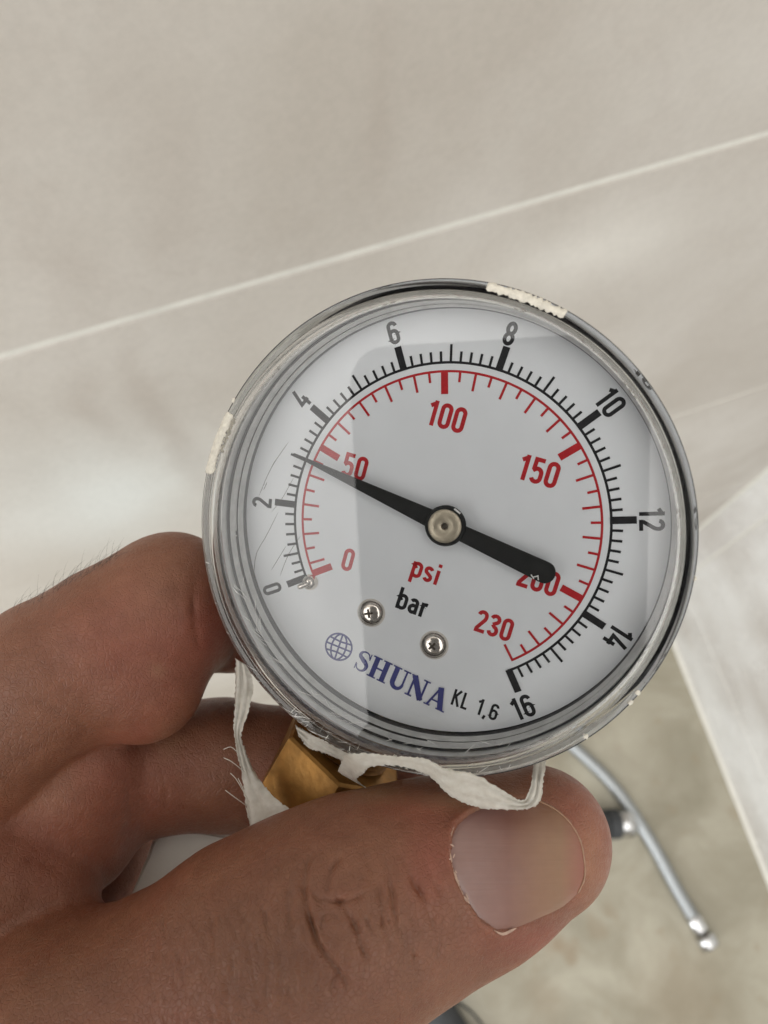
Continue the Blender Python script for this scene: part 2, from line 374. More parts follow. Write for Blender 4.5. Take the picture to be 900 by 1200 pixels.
# ------------------------------------------------------------------ the gauge: local frame x right, y up, z towards the viewer, origin at the dial centre (mm)
GM = np.array([[0.92063236, -0.3102874, 0.23697635], [0.34008433, 0.93544463, -0.09636387], [-0.19177775, 0.16930764, 0.96672448]])
GC = np.array([8.287073, 1.618721, 103.847658])
D3 = np.diag([1., -1., -1.])
Rg = W @ GM @ D3                                  # gauge local (x right, y up, z out) -> world
gmat = Matrix([list(Rg[i])+[0] for i in range(3)]+[[0, 0, 0, 1]])
gpos = c2w(GC/1000)
gauge_mw = Matrix.Translation(gpos) @ gmat @ Matrix.Scale(.001, 4)
gauge = empty('pressure_gauge', gauge_mw)
tag(gauge, 'round pressure gauge with white dial and clear plastic rim held by the hand', 'gauge')
def g_at(x, y, h=0):                              # pixel -> local x, y at height h over the dial
    d = ray(x, y); nn = GM[:, 2]; t = nn@(GC-nn*h)/(nn@d); l = GM.T@(t*d-GC); return np.array([l[0], -l[1], h])
def g_cam(p):                                     # gauge local mm -> camera axes mm
    return GM@(D3@np.asarray(p, float))+GC

# case and cover
OFF = (-.2, -.5)
revolve('case', [(0, -25), (25, -25), (28.2, -24.2), (29.4, -22), (29.6, -3), (29.7, 2.2), (29.5, 3.0), (29.2, 3.0), (29.1, -.6)], M['case'], gauge, cen=(0, -.2))
revolve('inner_ring', [(28.8, -.2), (28.82, 1.0)], M['gasket'], gauge, n=480, cen=(0, -.35))
revolve('inner_ring', [(28.82, 1.0), (28.85, 2.3), (28.92, 2.6), (29.0, 2.5), (29.0, -.2)], M['inner_ring'], gauge, n=480, cen=(0, -.35))
revolve('inner_ring', [(29.02, 2.6), (29.06, 4.2), (29.16, 4.4), (29.3, 4.2), (29.3, 2.6)], M['inner_ring'], gauge, n=480, cen=(-.1, -.4))
revolve('gasket', [(29.36, 3.2), (29.38, 4.3), (29.5, 4.4), (29.55, 4.3)], M['gasket'], gauge, n=480, cen=OFF)
revolve('inner_ring', [(29.6, 3.3), (29.62, 5.9), (29.7, 6.05), (29.8, 5.9), (29.95, 3.2)], M['inner_ring'], gauge, n=480, cen=OFF)
cover = revolve('cover_ring', [(30.9, -2.4), (31.0, .5), (31.05, 7.2), (30.95, 8.8), (30.55, 9.8), (30.0, 10.2), (29.5, 10.15), (29.15, 9.7), (28.95, 9.0), (28.9, 8.5),
                       (28.9, 7.6), (29.2, 7.3), (29.3, 6.5), (29.95, 6.2), (30.1, 5.6), (30.15, -2.4)], M['clear'], gauge, closed=True, n=720, cen=OFF)
revolve('flange', [(29.25, 3.06), (29.7, 3.1), (30.13, 3.08), (30.14, -2)], M['inner_ring'], gauge, n=480, cen=OFF)
revolve('outer_band', [(31.05, 5.9), (31.1, 6.1), (31.12, 7.3), (31.04, 8.85), (30.96, 9.05)], M['band'], gauge, cen=OFF, n=720)
pn = revolve('front_pane', [(0, 8.55), (14, 8.55), (28.88, 8.52)], M['pane'], gauge, n=120, cen=OFF)
revolve('rear_band', [(29.7, -2.6), (30.3, -2.7), (30.9, -2.9), (31.0, -3.6), (30.6, -4.4), (29.7, -4.6)], M['case'], gauge)
dial = revolve('dial', [(0, 0), (10, 0), (28.9, 0)], M['dial'], gauge, n=120)
def pol(r, a): a = math.radians(a); return np.array([r*math.sin(a), r*math.cos(a)])

# printed marks (flat print): every outline strip a hair above the one below
class Ink:
    def __init__(s, z=.012): s.v = []; s.f = []; s.z = z
    def quad(s, a, b, c, d):
        k = len(s.v); s.v += [(*p[:2], s.z) for p in (a, b, c, d)]; s.f.append((k, k+1, k+2, k+3))
    def bar(s, a, b, w):
        a, b = np.array(a[:2], float), np.array(b[:2], float); d = (b-a)/np.linalg.norm(b-a); n = np.array([-d[1], d[0]])*w/2
        s.quad(a-n, b-n, b+n, a+n)
    def stroke(s, pts, w):
        P = [np.array(p, float) for p in pts]; n = len(P); k = len(s.v); ws = w if isinstance(w, (list, tuple)) else [w]*n
        closed = np.allclose(P[0], P[-1])
        for i, p in enumerate(P):
            a = P[i]-P[i-1] if i else (P[0]-P[-2] if closed else P[1]-P[0]); b = P[i+1]-P[i] if i < n-1 else (P[1]-P[0] if closed else a)
            a = a/(np.linalg.norm(a)+1e-9); b = b/(np.linalg.norm(b)+1e-9); t = a+b; t /= np.linalg.norm(t)+1e-9
            m = np.array([-t[1], t[0]]); c = max(.45, float(m@np.array([-a[1], a[0]])))
            s.v += [(*(p-m*ws[i]/2/c), s.z), (*(p+m*ws[i]/2/c), s.z)]
        for i in range(n-1): s.f.append((k+2*i, k+2*i+2, k+2*i+3, k+2*i+1))
        s.z += .009
    def arc(s, r, a0, a1, w, n=180):
        k = len(s.v)
        for i in range(n+1):
            a = a0+(a1-a0)*i/n; p, q = pol(r-w/2, a), pol(r+w/2, a); s.v += [(*p, s.z), (*q, s.z)]
        for i in range(n): s.f.append((k+2*i, k+2*i+1, k+2*i+3, k+2*i+2))
        s.z += .009
    def place(s, other, x, y, rot, sc_):
        pass
    def build(s, name, mat, parent): return mesh(name, s.v, s.f, mat, parent)
ca, sa = math.cos, math.sin
def ell(cx, cy, rx, ry, a0, a1, n=10): return [(cx+rx*ca(math.radians(a0+(a1-a0)*i/n)), cy+ry*sa(math.radians(a0+(a1-a0)*i/n))) for i in range(n+1)]
# narrow lettering: box .46 wide and 1 high, centre lines
l, r_, b_, t_ = .075, .385, .075, .925; cx = .23; rx = .155; ry = .16
G = {
 '0': ([ell(cx, t_-ry, rx, ry, 0, 180)+ell(cx, b_+ry, rx, ry, 180, 360)+[(r_, t_-ry)]], .46),
 '1': ([[(.27, 0), (.27, 1.0)], [(.27, .90), (.08, .76)]], .40),
 '2': ([ell(cx, t_-ry, rx, ry, 175, 0)+[(r_, .70), (.36, .60), (l+.01, b_+.06)], [(.02, b_), (.45, b_)]], .46),
 '3': ([ell(cx, t_-ry, rx, ry, 170, -70)+[(.17, .53)], [(.17, .53)]+ell(cx, b_+ry+.02, rx, ry+.02, 80, -170)], .46),
 '4': ([[(.24, 1.0), (.05, .28), (.46, .28)], [(.34, .52), (.34, 0)]], .48),
 '5': ([[(.41, t_), (.10, t_), (.09, .56)]+ell(cx, .40, rx, ry+.02, 135, 0)+ell(cx, b_+ry, rx, ry, 0, -165)], .46),
 '6': ([ell(cx, t_-ry, rx, ry, 5, 180)+[(l, b_+ry)]+ell(cx, b_+ry, rx, ry, 180, 360)+[(r_, .42)]+ell(cx, .42, rx, ry, 0, 170)], .46),
 '8': ([ell(cx, .71, rx*.93, .215, -90, 270, 20), ell(cx, .285, rx, .21, -90, 270, 20)], .46),
 'p': ([[(.075, -.27), (.075, .70)], [(.075, .50)]+ell(.23, .50, .155, .15, 180, 0)+ell(.23, .22, .155, .15, 0, -180)], .46),
 's': ([ell(.20, .50, .13, .13, 20, 180, 8)+[(.09, .43), (.31, .27)]+ell(.20, .20, .13, .13, 0, -160, 8)], .42),
 'i': ([[(.09, 0), (.09, .66)], [(.09, .80), (.09, .95)]], .20),
 'b': ([[(.075, 0), (.075, 1.0)], [(.075, .50)]+ell(.23, .50, .155, .15, 180, 0)+ell(.23, .22, .155, .15, 0, -180)], .46),
 'a': ([ell(.20, .50, .135, .13, 160, 0, 8)+[(.335, 0)], [(.335, .38), (.20, .38)]+ell(.20, .22, .14, .155, 90, 270, 8)+[(.335, .12)]], .43),
 'r': ([[(.075, 0), (.075, .66)], [(.075, .46)]+ell(.22, .46, .145, .14, 180, 70, 6)], .30),
 'K': ([[(.075, 0), (.075, 1)], [(.40, 1), (.085, .46)], [(.17, .58), (.42, 0)]], .46),
 'L': ([[(.075, 1), (.075, .07), (.36, .07)]], .38),
 ',': ([[(.10, .10), (.03, -.14)]], .20), ' ': ([], .26), '.': ([[(.07, 0), (.07, .13)]], .2)}
def text(name, s, x, y, rot, h, mat, parent, w=.16, gap=.075, upx=1.06):
    ink = Ink(.014); tot = sum(G[c][1]+gap for c in s)-gap; ox = -tot/2; a = math.radians(-rot)
    for c in s:
        for st in G[c][0]:
            P = [((ox+px-0)*h*upx, (py-.5)*h) for px, py in st]
            P = [(x+px*ca(a)-py*sa(a), y+px*sa(a)+py*ca(a)) for px, py in P]
            ink.stroke(P, w*h)
        ox += G[c][1]+gap
    return ink.build(name, mat, parent)
KB = 17.1404
def bar_ang(b):
    if b >= 2: return (b-8)*KB
    return float(np.interp(b, [0, .6, .8, 1, 2], [-130.9, -127.8, -124.6, -121.3, -102.84]))
def psi_ang(p):
    return float(np.interp(p, [0, 10, 50, 100, 150, 200, 230], [-130.4, -126.2, -78.3, -19.4, 39.9, 98.7, 134.4]))
RB, RR = 21.5, 20.35
ink = Ink(.012); ink.arc(RB, bar_ang(0), bar_ang(16)+.4, .34)
for k in range(0, 81):
    v = k/5
    if v in (.2, .4): continue
    a = bar_ang(v)
    if k % 10 == 0: w, L = .95, 3.1
    elif k % 5 == 0: w, L = .33, 2.35
    else: w, L = .33, 1.45
    r0 = RB-.17 if k % 10 == 0 else RB
    ink.bar(pol(r0, a), pol(RB+L, a), w)
    ink.z += .002
ink.build('bar_scale', M['black_ink'], dial)
ink = Ink(.012); ink.arc(RR, psi_ang(0), psi_ang(230)+.4, .32)
for k in range(0, 47):
    p = k*5
    if p == 5: continue
    a = psi_ang(p)
    if p % 50 == 0: w, L = .95, 3.0
    elif p % 10 == 0: w, L = .33, 2.35
    else: w, L = .33, 1.4
    ink.bar(pol(RR+.1, a), pol(RR-L, a), w); ink.z += .002
ink.build('psi_scale', M['red_ink'], dial)
def num(s, px, py, rot, mat, h, **k):
    p = g_at(px, py); return text('numeral', s, p[0], p[1], rot, h, mat, dial, **k)
K, RD = M['black_ink'], M['red_ink']
num('0', 319, 690, bar_ang(0)+2, K, 2.9); num('2', 307, 589, bar_ang(2), K, 2.95); num('4', 353, 467, bar_ang(4), K, 3.0)
num('6', 461, 390, bar_ang(6), K, 3.05); num('8', 598, 391, bar_ang(8)+0, K, 3.1); num('10', 715, 471, bar_ang(10), K, 3.15)
num('12', 764, 608, bar_ang(12), K, 3.1); num('14', 725, 747, bar_ang(14), K, 3.1); num('16', 612, 829, bar_ang(16)-180, K, 3.1)
num('0', 408, 656, -3, RD, 3.2, w=.165); num('50', 416, 547, -3, RD, 3.3, w=.165); num('100', 523, 488, -3, RD, 3.4, w=.165)
num('150', 631, 552, -3, RD, 3.4, w=.165); num('200', 631, 679, -3, RD, 3.3, w=.165); num('230', 579, 733, -3, RD, 3.1, w=.165)
p = g_at(500, 668); text('unit_lettering', 'psi', p[0], p[1], -1, 3.1, RD, dial, w=.16)
p = g_at(484, 706); text('unit_lettering', 'bar', p[0], p[1], -1, 3.1, K, dial, w=.16)
p = g_at(557, 826); text('class_mark', 'KL 1,6', p[0], p[1], -2, 2.35, K, dial, w=.145, gap=.09)
# serif brand lettering
def serif(word, px, py, rot, h):
    ink = Ink(.014); p0 = g_at(px, py); a = math.radians(-rot)
    T, N, S = .225, .09, .065
    def up(P): return [(p0[0]+x*1.13*ca(a)*h-(y-.5)*sa(a)*h, p0[1]+x*1.13*sa(a)*h+(y-.5)*ca(a)*h) for x, y in P]
    def st(P, w): ink.stroke(up(P), [q*h for q in w] if isinstance(w, list) else w*h)
    def sf(x, y, w=.36): st([(x-w/2, y), (x+w/2, y)], S)
    glyph = {
     'S': (lambda o: (st([(o+x, y) for x, y in spline([(.50, .72), (.42, .90), (.27, .955), (.12, .87), (.10, .71), (.24, .58), (.40, .46), (.48, .31), (.42, .12), (.27, .045), (.12, .12), (.06, .30)], 40)],
                  [.05+.16*math.exp(-((i/40-.5)/.24)**2)+(.02 if i in (0, 40) else 0) for i in range(41)]),
                  st([(o+.515, .66), (o+.515, .97)], .045), st([(o+.045, .04), (o+.045, .34)], .045)), .60),
     'H': (lambda o: (st([(o+.19, 0), (o+.19, 1)], T), st([(o+.63, 0), (o+.63, 1)], T), st([(o+.19, .5), (o+.63, .5)], .08), sf(o+.19, .03), sf(o+.19, .97), sf(o+.63, .03), sf(o+.63, .97)), .86),
     'U': (lambda o: (st([(o+x, y) for x, y in [(.19, 1), (.19, .34)]+ell(.40, .30, .21, .25, 180, 360, 14)+[(.61, .34), (.61, 1)]], [T, T]+[T-.11*i/14 for i in range(15)]+[.08, .08]), sf(o+.19, .97), sf(o+.61, .97, .30)), .80),
     'N': (lambda o: (st([(o+.15, 0), (o+.15, 1)], N), st([(o+.13, .98), (o+.66, .02)], T+.03), st([(o+.66, 0), (o+.66, 1)], N), sf(o+.15, .03, .28), sf(o+.13, .97, .24), sf(o+.66, .97, .28)), .84),
     'A': (lambda o: (st([(o+.12, .02), (o+.40, .98)], N), st([(o+.40, 1.0), (o+.68, .02)], T+.02), st([(o+.22, .33), (o+.58, .33)], .07), sf(o+.12, .03, .26), sf(o+.68, .03, .36)), .86)}
    tot = sum(glyph[c][1] for c in word); o = -tot/2
    for c in word: glyph[c][0](o); o += glyph[c][1]
    ink.build('brand_lettering', M['blue_ink'], dial)
serif('SHUNA', 471, 797, 3.5, 3.15)
# globe emblem
ink = Ink(.014); gp = g_at(397, 758); gr = 1.93
def gl(P): ink.stroke([(gp[0]+x*gr, gp[1]+y*gr) for x, y in P], .25)
gl(ell(0, 0, 1, 1, 0, 360, 40))
gl([(0, 1), (0, -1)]); gl([(x, y) for x, y in ell(0, 0, .55, 1, 0, 360, 30)])
gl([(-1, 0), (1, 0)]); gl([(-.86, .5), (0, .42), (.86, .5)]); gl([(-.86, -.5), (0, -.42), (.86, -.5)])
ink.build('globe_emblem', M['blue_ink'], dial)

# screws, stop pin
def dome(name, px, py, r, h, parent, mat, dent=True):
    p = g_at(px, py, h*.5)
    o = revolve(name, [(0, h), (r*.35, h*.97), (r*.62, h*.86), (r*.82, h*.66), (r*.94, h*.38), (r, .1), (r, 0)], mat, parent, n=40); o.location = (p[0], p[1], .01)
    return o, p
s1, _ = dome('screw', 434, 719, 2.0, 1.0, gauge, M['screw']); s2, _ = dome('screw', 508, 757, 2.0, 1.0, gauge, M['screw'])
for s, a in ((s1, .5), (s2, 1.1)):
    for k in range(2):
        q = box('slot', (-.62, -.16, 0), (.62, .16, .10), M['dark_metal'], s, bev=.04); q.location = (-.15, .05, .93+.015*k); q.rotation_euler = (0, 0, a+k*math.pi/2)
pn_, _ = dome('stop_pin', 362, 683, 1.15, 1.3, gauge, M['screw'])
tube('pin_tip', [(-.1, -.1, 1.1), (-.7, -.6, 1.6), (-.95, -.8, 1.9)], [.45, .42, .3], M['screw'], pn_, n=14)

# pointer
pz = 2.3
piv = g_at(522, 616, pz); tip = g_at(344, 532, pz); tail = g_at(640, 668, pz)
dd = (tip-piv)[:2]; Lp = np.linalg.norm(dd); ang = math.atan2(dd[1], dd[0]); Lt = np.linalg.norm((tail-piv)[:2])
root = empty('pointer'); root.parent = gauge; root.location = piv; root.rotation_euler = (0, 0, ang)
root = None
def flat(name, outline, z0, z1, mat, parent, bev=.08):
    bm = bmesh.new(); vs_ = [bm.verts.new((x, y, z0)) for x, y in outline]; fc = bm.faces.new(vs_)
    ex = bmesh.ops.extrude_face_region(bm, geom=[fc]); top = [e for e in ex['geom'] if isinstance(e, bmesh.types.BMVert)]
    for v in top: v.co.z = z1
    bmesh.ops.recalc_face_normals(bm, faces=bm.faces)
    if bev:
        ed = [e for e in bm.edges if all(abs(v.co.z-z1) < 1e-6 for v in e.verts)]; bmesh.ops.bevel(bm, geom=ed, offset=bev, segments=2, affect='EDGES')
    me = bpy.data.meshes.new(name); bm.to_mesh(me); bm.free(); return auto(link(name, me, mat, parent), 30)
tw = 1.42
outline = [(Lp, .13), (Lp*.55, .68), (2.0, 1.22), (0, 1.5), (-2, 1.05), (-Lt+.2, tw)]+[(-Lt+tw*.95*ca(math.radians(a)), tw*sa(math.radians(a))) for a in range(100, 261, 16)]+[(-Lt+.2, -tw), (-2, -1.05), (0, -1.5), (2.0, -1.22), (Lp*.55, -.68), (Lp, -.13)]
bpy.data.objects.remove(bpy.data.objects['pointer'])
pt = flat('pointer', outline, 0, .42, M['pointer'], gauge, .07); pt.location = (piv[0], piv[1], pz-.25); pt.rotation_euler = (0, 0, ang)
revolve('pointer_hub', [(2.35, -.5), (2.68, -.3), (2.72, .5), (2.6, .75), (2.2, .8)], M['pointer'], pt, n=60)
revolve('hub_cap', [(0, .35), (.34, .5), (.42, 1.02), (.55, 1.12), (2.0, 1.12), (2.22, 1.0), (2.25, .4)], M['hub'], pt, n=60)
revolve('hub_hole', [(0, .62), (.40, .66), (.44, .9)], M['dark_metal'], pt, n=24)
tube('arbor', [(0, 0, -2.0), (0, 0, .2)], .8, M['dark_metal'], pt, n=20)
for x, y, a in ((-Lt+.9, -1.0, .7), (-Lt+.5, -.95, 2.1), (-Lt+1.2, -1.15, 2.6)):        # chipped paint near the tail
    q = box('paint_chip', (-.32, -.07, 0), (.32, .07, .03), M['scratch_light'], pt); q.location = (x, -y, .425); q.rotation_euler = (0, 0, a)
for x, y, a in ((-.7, -2.5, 2.9),):
    q = box('paint_chip', (-.5, -.12, 0), (.5, .12, .05), M['scratch_light'], pt); q.location = (x, -y*-1, .78); q.rotation_euler = (0, 0, a)

# bits of torn label on the rim, nicks and scratches in the plastic
def rim_point(a, s):                              # s along the rim section 0 inner top .. 1 outer side
    prof = [(28.98, 9.1), (29.2, 9.72), (29.52, 10.17), (30.02, 10.22), (30.58, 9.82), (30.98, 8.8), (31.08, 7.2), (31.08, 5.5)]
    u = s*(len(prof)-1); k = min(int(u), len(prof)-2); u -= k; r = prof[k][0]*(1-u)+prof[k+1][0]*u; h = prof[k][1]*(1-u)+prof[k+1][1]*u
    p = pol(r, a); return np.array([p[0]+OFF[0], p[1]+OFF[1], h])
def scrap(a0, a1, s0, s1, seed, name='label_scrap', lift=.10):
    r = random.Random(seed); n, m = 36, 8; v = []; f = []
    e0 = [r.uniform(-.05, .05) for _ in range(n+1)]; e1 = [r.uniform(-.08, .08) for _ in range(n+1)]
    for i in range(n+1):
        a = a0+(a1-a0)*i/n+r.uniform(-.06, .06)
        q0, q1 = s0+e0[i], s1+e1[i]
        if i in (0, n): q0, q1 = (q0+q1)/2-.12, (q0+q1)/2+.12
        for j in range(m+1):
            p = rim_point(a, min(1, max(0, q0+(q1-q0)*j/m))); nrm = p/np.linalg.norm(p); p = p+np.array([nrm[0], nrm[1], 1.0])*(lift+r.uniform(0, .03)); v.append(p)
    for i in range(n):
        for j in range(m): k = i*(m+1)+j; f.append((k, k+1, k+m+2, k+m+1))
    o = mesh(name, v, f, M['scrap'], gauge, smooth=True); md = o.modifiers.new('solid', 'SOLIDIFY'); md.thickness = .06; return o
def g_ang(x, y, h=9): p = g_at(x, y, h); return math.degrees(math.atan2(p[0], p[1]))
scrap(g_ang(573, 344), g_ang(662, 373), .30, .62, 5)
scrap(g_ang(262, 554), g_ang(289, 488), .22, .62, 6)
scrap(g_ang(290, 492), g_ang(275, 530), .10, .22, 8)
def scratch(name, pts, w, mat, h=5.70, n=8):
    P = spline(pts, n); v = []; f = []
    for i, p in enumerate(P):
        d = P[min(i+1, n)]-P[max(i-1, 0)]; d = d/np.linalg.norm(d); nn = np.array([-d[1], d[0], 0])*w/2*(1 if 0 < i < n else .3)
        v += [p-nn, p+nn]
    for i in range(n): f.append((2*i, 2*i+2, 2*i+3, 2*i+1))
    return v, f
V = []; Fc = []
def addm(vf):
    k = len(V); V.extend(vf[0]); Fc.extend([tuple(i+k for i in q) for q in vf[1]])
rr = random.Random(11)
for seg in [[(338, 518), (318, 548), (303, 582)], [(344, 560), (330, 585), (318, 600)], [(326, 600), (312, 628), (300, 650), (297, 680)], [(352, 628), (338, 650), (328, 675)],
            [(313, 565), (309, 574)], [(335, 640), (318, 668)], [(322, 540), (316, 552)]]:
    addm(scratch('s', [g_at(x, y, 8.60) for x, y in seg], .055, None))
mesh('dark_scratches', V, Fc, M['scratch_dark'], gauge)['kind'] = 'stuff'
V = []; Fc = []
for _ in range(64):                                # scuffs across the lower rim
    a = rr.gauss(178, 26); a2 = a+rr.uniform(-.5, 3.5); s0 = rr.uniform(.0, .5); s1 = s0+rr.uniform(.08, .35)
    P = [rim_point(a+(a2-a)*t, s0+(s1-s0)*t)*np.array([1, 1, 1])+np.array([0, 0, .04]) for t in (0, .5, 1)]
    addm(scratch('s', P, rr.uniform(.03, .09), None, n=6))
for _ in range(60):
    a = rr.choice([rr.uniform(140, 200), rr.uniform(205, 235)]); r0 = rr.uniform(26.6, 28.6); p = pol(r0, a); d = pol(1, a+rr.choice([55, 60, 70, 120])); L = rr.uniform(.6, 2.6)
    P = [np.array([p[0]+d[0]*L*t, p[1]+d[1]*L*t, 8.62]) for t in (0, .5, 1)]
    if max(np.hypot(q[0], q[1]) for q in P) > 28.6: continue
    addm(scratch('s', P, rr.uniform(.03, .07), None, n=4))
for px, py in ((470, 770), (523, 600)):
    pass
mesh('light_scratches', V, Fc, M['scratch_light'], gauge)['kind'] = 'stuff'
for a, s in ((g_ang(812, 674), .75), (g_ang(700, 868), .5), (g_ang(745, 820), .6), (g_ang(758, 811), .55), (g_ang(478, 905), .8), (g_ang(460, 903), .85), (g_ang(300, 480), .6)):
    p = rim_point(a, s); bm = bmesh.new(); bmesh.ops.create_icosphere(bm, subdivisions=2, radius=.32)
    for v in bm.verts: v.co = Vector((v.co.x*rr.uniform(.7, 1.5), v.co.y*rr.uniform(.7, 1.4), v.co.z*.5))
    me = bpy.data.meshes.new('nick'); bm.to_mesh(me); bm.free(); o = link('nick', me, M['scrap'], gauge); o.location = p

# brass connection below the case
ax0 = g_cam((-1.5, -28.5, -12)); 
hexc = at(352, 912, 118.0)                          # centre of the hexagon as seen
stem_dir = GM@(D3@np.array([-.06, -1.0, 0.0])); stem_dir /= np.linalg.norm(stem_dir)
def cam_tube(name, pts, rad, mat, parent=None, n=24, pmat=None):
    w = [c2w(np.asarray(p)/1000) for p in pts]
    if parent is not None:
        inv = parent.matrix_world.inverted(); w = [inv @ Vector(x) for x in w]
    return w
# fitting as a thing of its own, in metres
fit_o = c2w((g_cam((-2.6, -32.0, -11.5)))/1000); fit_x = Rg@np.array([-.20, -1.0, .0]); fit_dir = Vector(fit_x).normalized()
fitting = empty('brass_fitting'); qz = Vector((0, 0, 1)).rotation_difference(fit_dir)
fitting.matrix_world = Matrix.Translation(fit_o) @ qz.to_matrix().to_4x4()
tag(fitting, 'worn brass hexagonal fitting under the gauge, half hidden by the thumb', 'pipe fitting')
mm = .001
def rv(name, prof, mat, n, rot=0, par=fitting, z=0):
    o = revolve(name, [(r*mm, (h+z)*mm) for r, h in prof], mat, par, n=n, smooth=n > 8); o.rotation_euler = (0, 0, rot); return o
rv('case_stem', [(0, -5), (7.5, -5), (7.5, 2.2), (6.3, 3.0), (0, 3.0)], M['brass_dark'], 40)
rv('upper_collar', [(6, -3.2), (9.6, -3.2), (10.2, -2.4), (10.2, -.6), (9.6, 0), (6, 0)], M['brass'], 4, math.radians(20))
rv('thread', sum([[(6.3, 3+k*.9), (7.0, 3.45+k*.9)] for k in range(8)], [])+[(6.0, 10.4)], M['brass_dark'], 40)
hx = rv('hex_nut', [(6, 9.4), (10.3, 9.4), (10.8, 9.8), (10.8, 20.4), (10.2, 21.2), (5, 21.2)], M['brass'], 6, math.radians(-8))
rv('outlet', [(8.2, 21.0), (8.2, 24), (7.4, 25), (0, 25)], M['brass_dark'], 32)

# white tape strands
def ribbon(name, px, label, th=.12, seed=0, fr=.26, parent=None, root=None):
    """px: (x1,y1,d1, x2,y2,d2) the two edges of the tape, seen at pixels x,y at depth d mm"""
    r = random.Random(seed); A = spline([p[:3] for p in px], 12*len(px)); B = spline([p[3:] for p in px], 12*len(px)); n = len(A); m = 7; v = []; f = []
    ph = [r.uniform(0, 6.28) for _ in range(4)]
    for i in range(n):
        for j in range(m+1):
            t = j/m; q = A[i]*(1-t)+B[i]*t
            w = fr*(math.sin(j*2.1+ph[0]+i*.06)+.7*math.sin(j*4.3+ph[1]-i*.11)+r.uniform(-.35, .35))
            jx, jy = (r.uniform(-.9, .9), r.uniform(-.9, .9)) if j in (0, m) else (0, 0)
            v.append(c2w(at(q[0]+jx, q[1]+jy, q[2]+w)*mm))
    for i in range(n-1):
        for j in range(m): k = i*(m+1)+j; f.append((k, k+1, k+m+2, k+m+1))
    if parent is None:
        o0 = v[0].copy(); v = [q-o0 for q in v]; o = mesh(name, v, f, M['tape'], None, smooth=True); o.location = o0
    else:
        inv = parent.matrix_world.inverted(); o = mesh(name, [inv@Vector(q) for q in v], f, M['tape'], parent, smooth=True)
    md = o.modifiers.new('solid', 'SOLIDIFY'); md.thickness = .00006; md.offset = 0
    if label: tag(o, label, 'tape', 'white thread seal tape strips')
    return o
t1 = ribbon('sealing_tape', [(276, 772, 113, 290, 780, 113), (276, 800, 113, 296, 803, 113), (275, 830, 113, 292, 832, 112), (274, 852, 113, 283, 860, 112), (278, 880, 113.5, 287, 878, 113),
                        (283, 905, 114, 296, 900, 114), (287, 935, 114, 313, 925, 113), (292, 962, 113, 335, 945, 111), (298, 985, 112, 372, 968, 109.5)],
       'narrow strip of white sealing tape hanging from the lower left rim to the brass fitting', seed=3)
ribbon('tape_wrap', [(309, 905, 115.5, 290, 962, 113), (318, 918, 113.5, 304, 985, 111), (345, 948, 111, 340, 1000, 109), (385, 972, 109.5, 385, 1015, 108)], None, seed=9, parent=t1)
t2 = ribbon('sealing_tape', [(396, 905, 105, 432, 925, 106), (402, 888, 99, 418, 914, 103.5), (408, 884, 94.2, 426, 906, 97), (430, 883, 93.0, 434, 899, 94.5), (462, 886, 92.4, 462, 897, 93.6), (497, 889, 92.2, 500, 908, 94), (524, 901, 92.4, 530, 934, 95.4), (556, 907, 93, 560, 946, 96.5),
                        (590, 927, 94.4, 592, 949, 96), (612, 938, 95.6, 616, 948, 96.2), (621, 925, 96.0, 632, 940, 96.4), (624, 905, 97.5, 637, 912, 97.5), (627, 885, 101.5, 640, 890, 101.5)],
       'crumpled loop of white sealing tape folded over the lower rim above the thumbnail', seed=5)
t3 = ribbon('sealing_tape', [(346, 850, 107, 350, 862, 108.5), (366, 861, 106.5, 362, 876, 108.5), (385, 871, 106, 384, 884, 107.5), (402, 880, 105.5, 405, 893, 107), (420, 886, 105, 424, 898, 107)],
       'small flap of white sealing tape tucked under the rim above the brass nut', seed=7)
# frayed fibres on the narrow strip
for k, P in enumerate([[(287, 905, 113), (272, 893, 112), (262, 888, 112)], [(292, 940, 112), (278, 915, 111), (270, 906, 111)], [(290, 945, 112), (276, 935, 111), (264, 926, 111)],
                       [(293, 950, 112), (285, 925, 111), (279, 912, 111)], [(285, 890, 113), (272, 876, 112), (262, 878, 112)], [(297, 980, 111), (292, 960, 110.5), (288, 945, 110.5)]]):
    inv = t1.matrix_world.inverted() if False else Matrix.Translation(-Vector(t1.location))
    tube('fibre', [inv@Vector(c2w(at(*q)*mm)) for q in spline(P, 10)], .00006, M['tape'], t1, n=5)

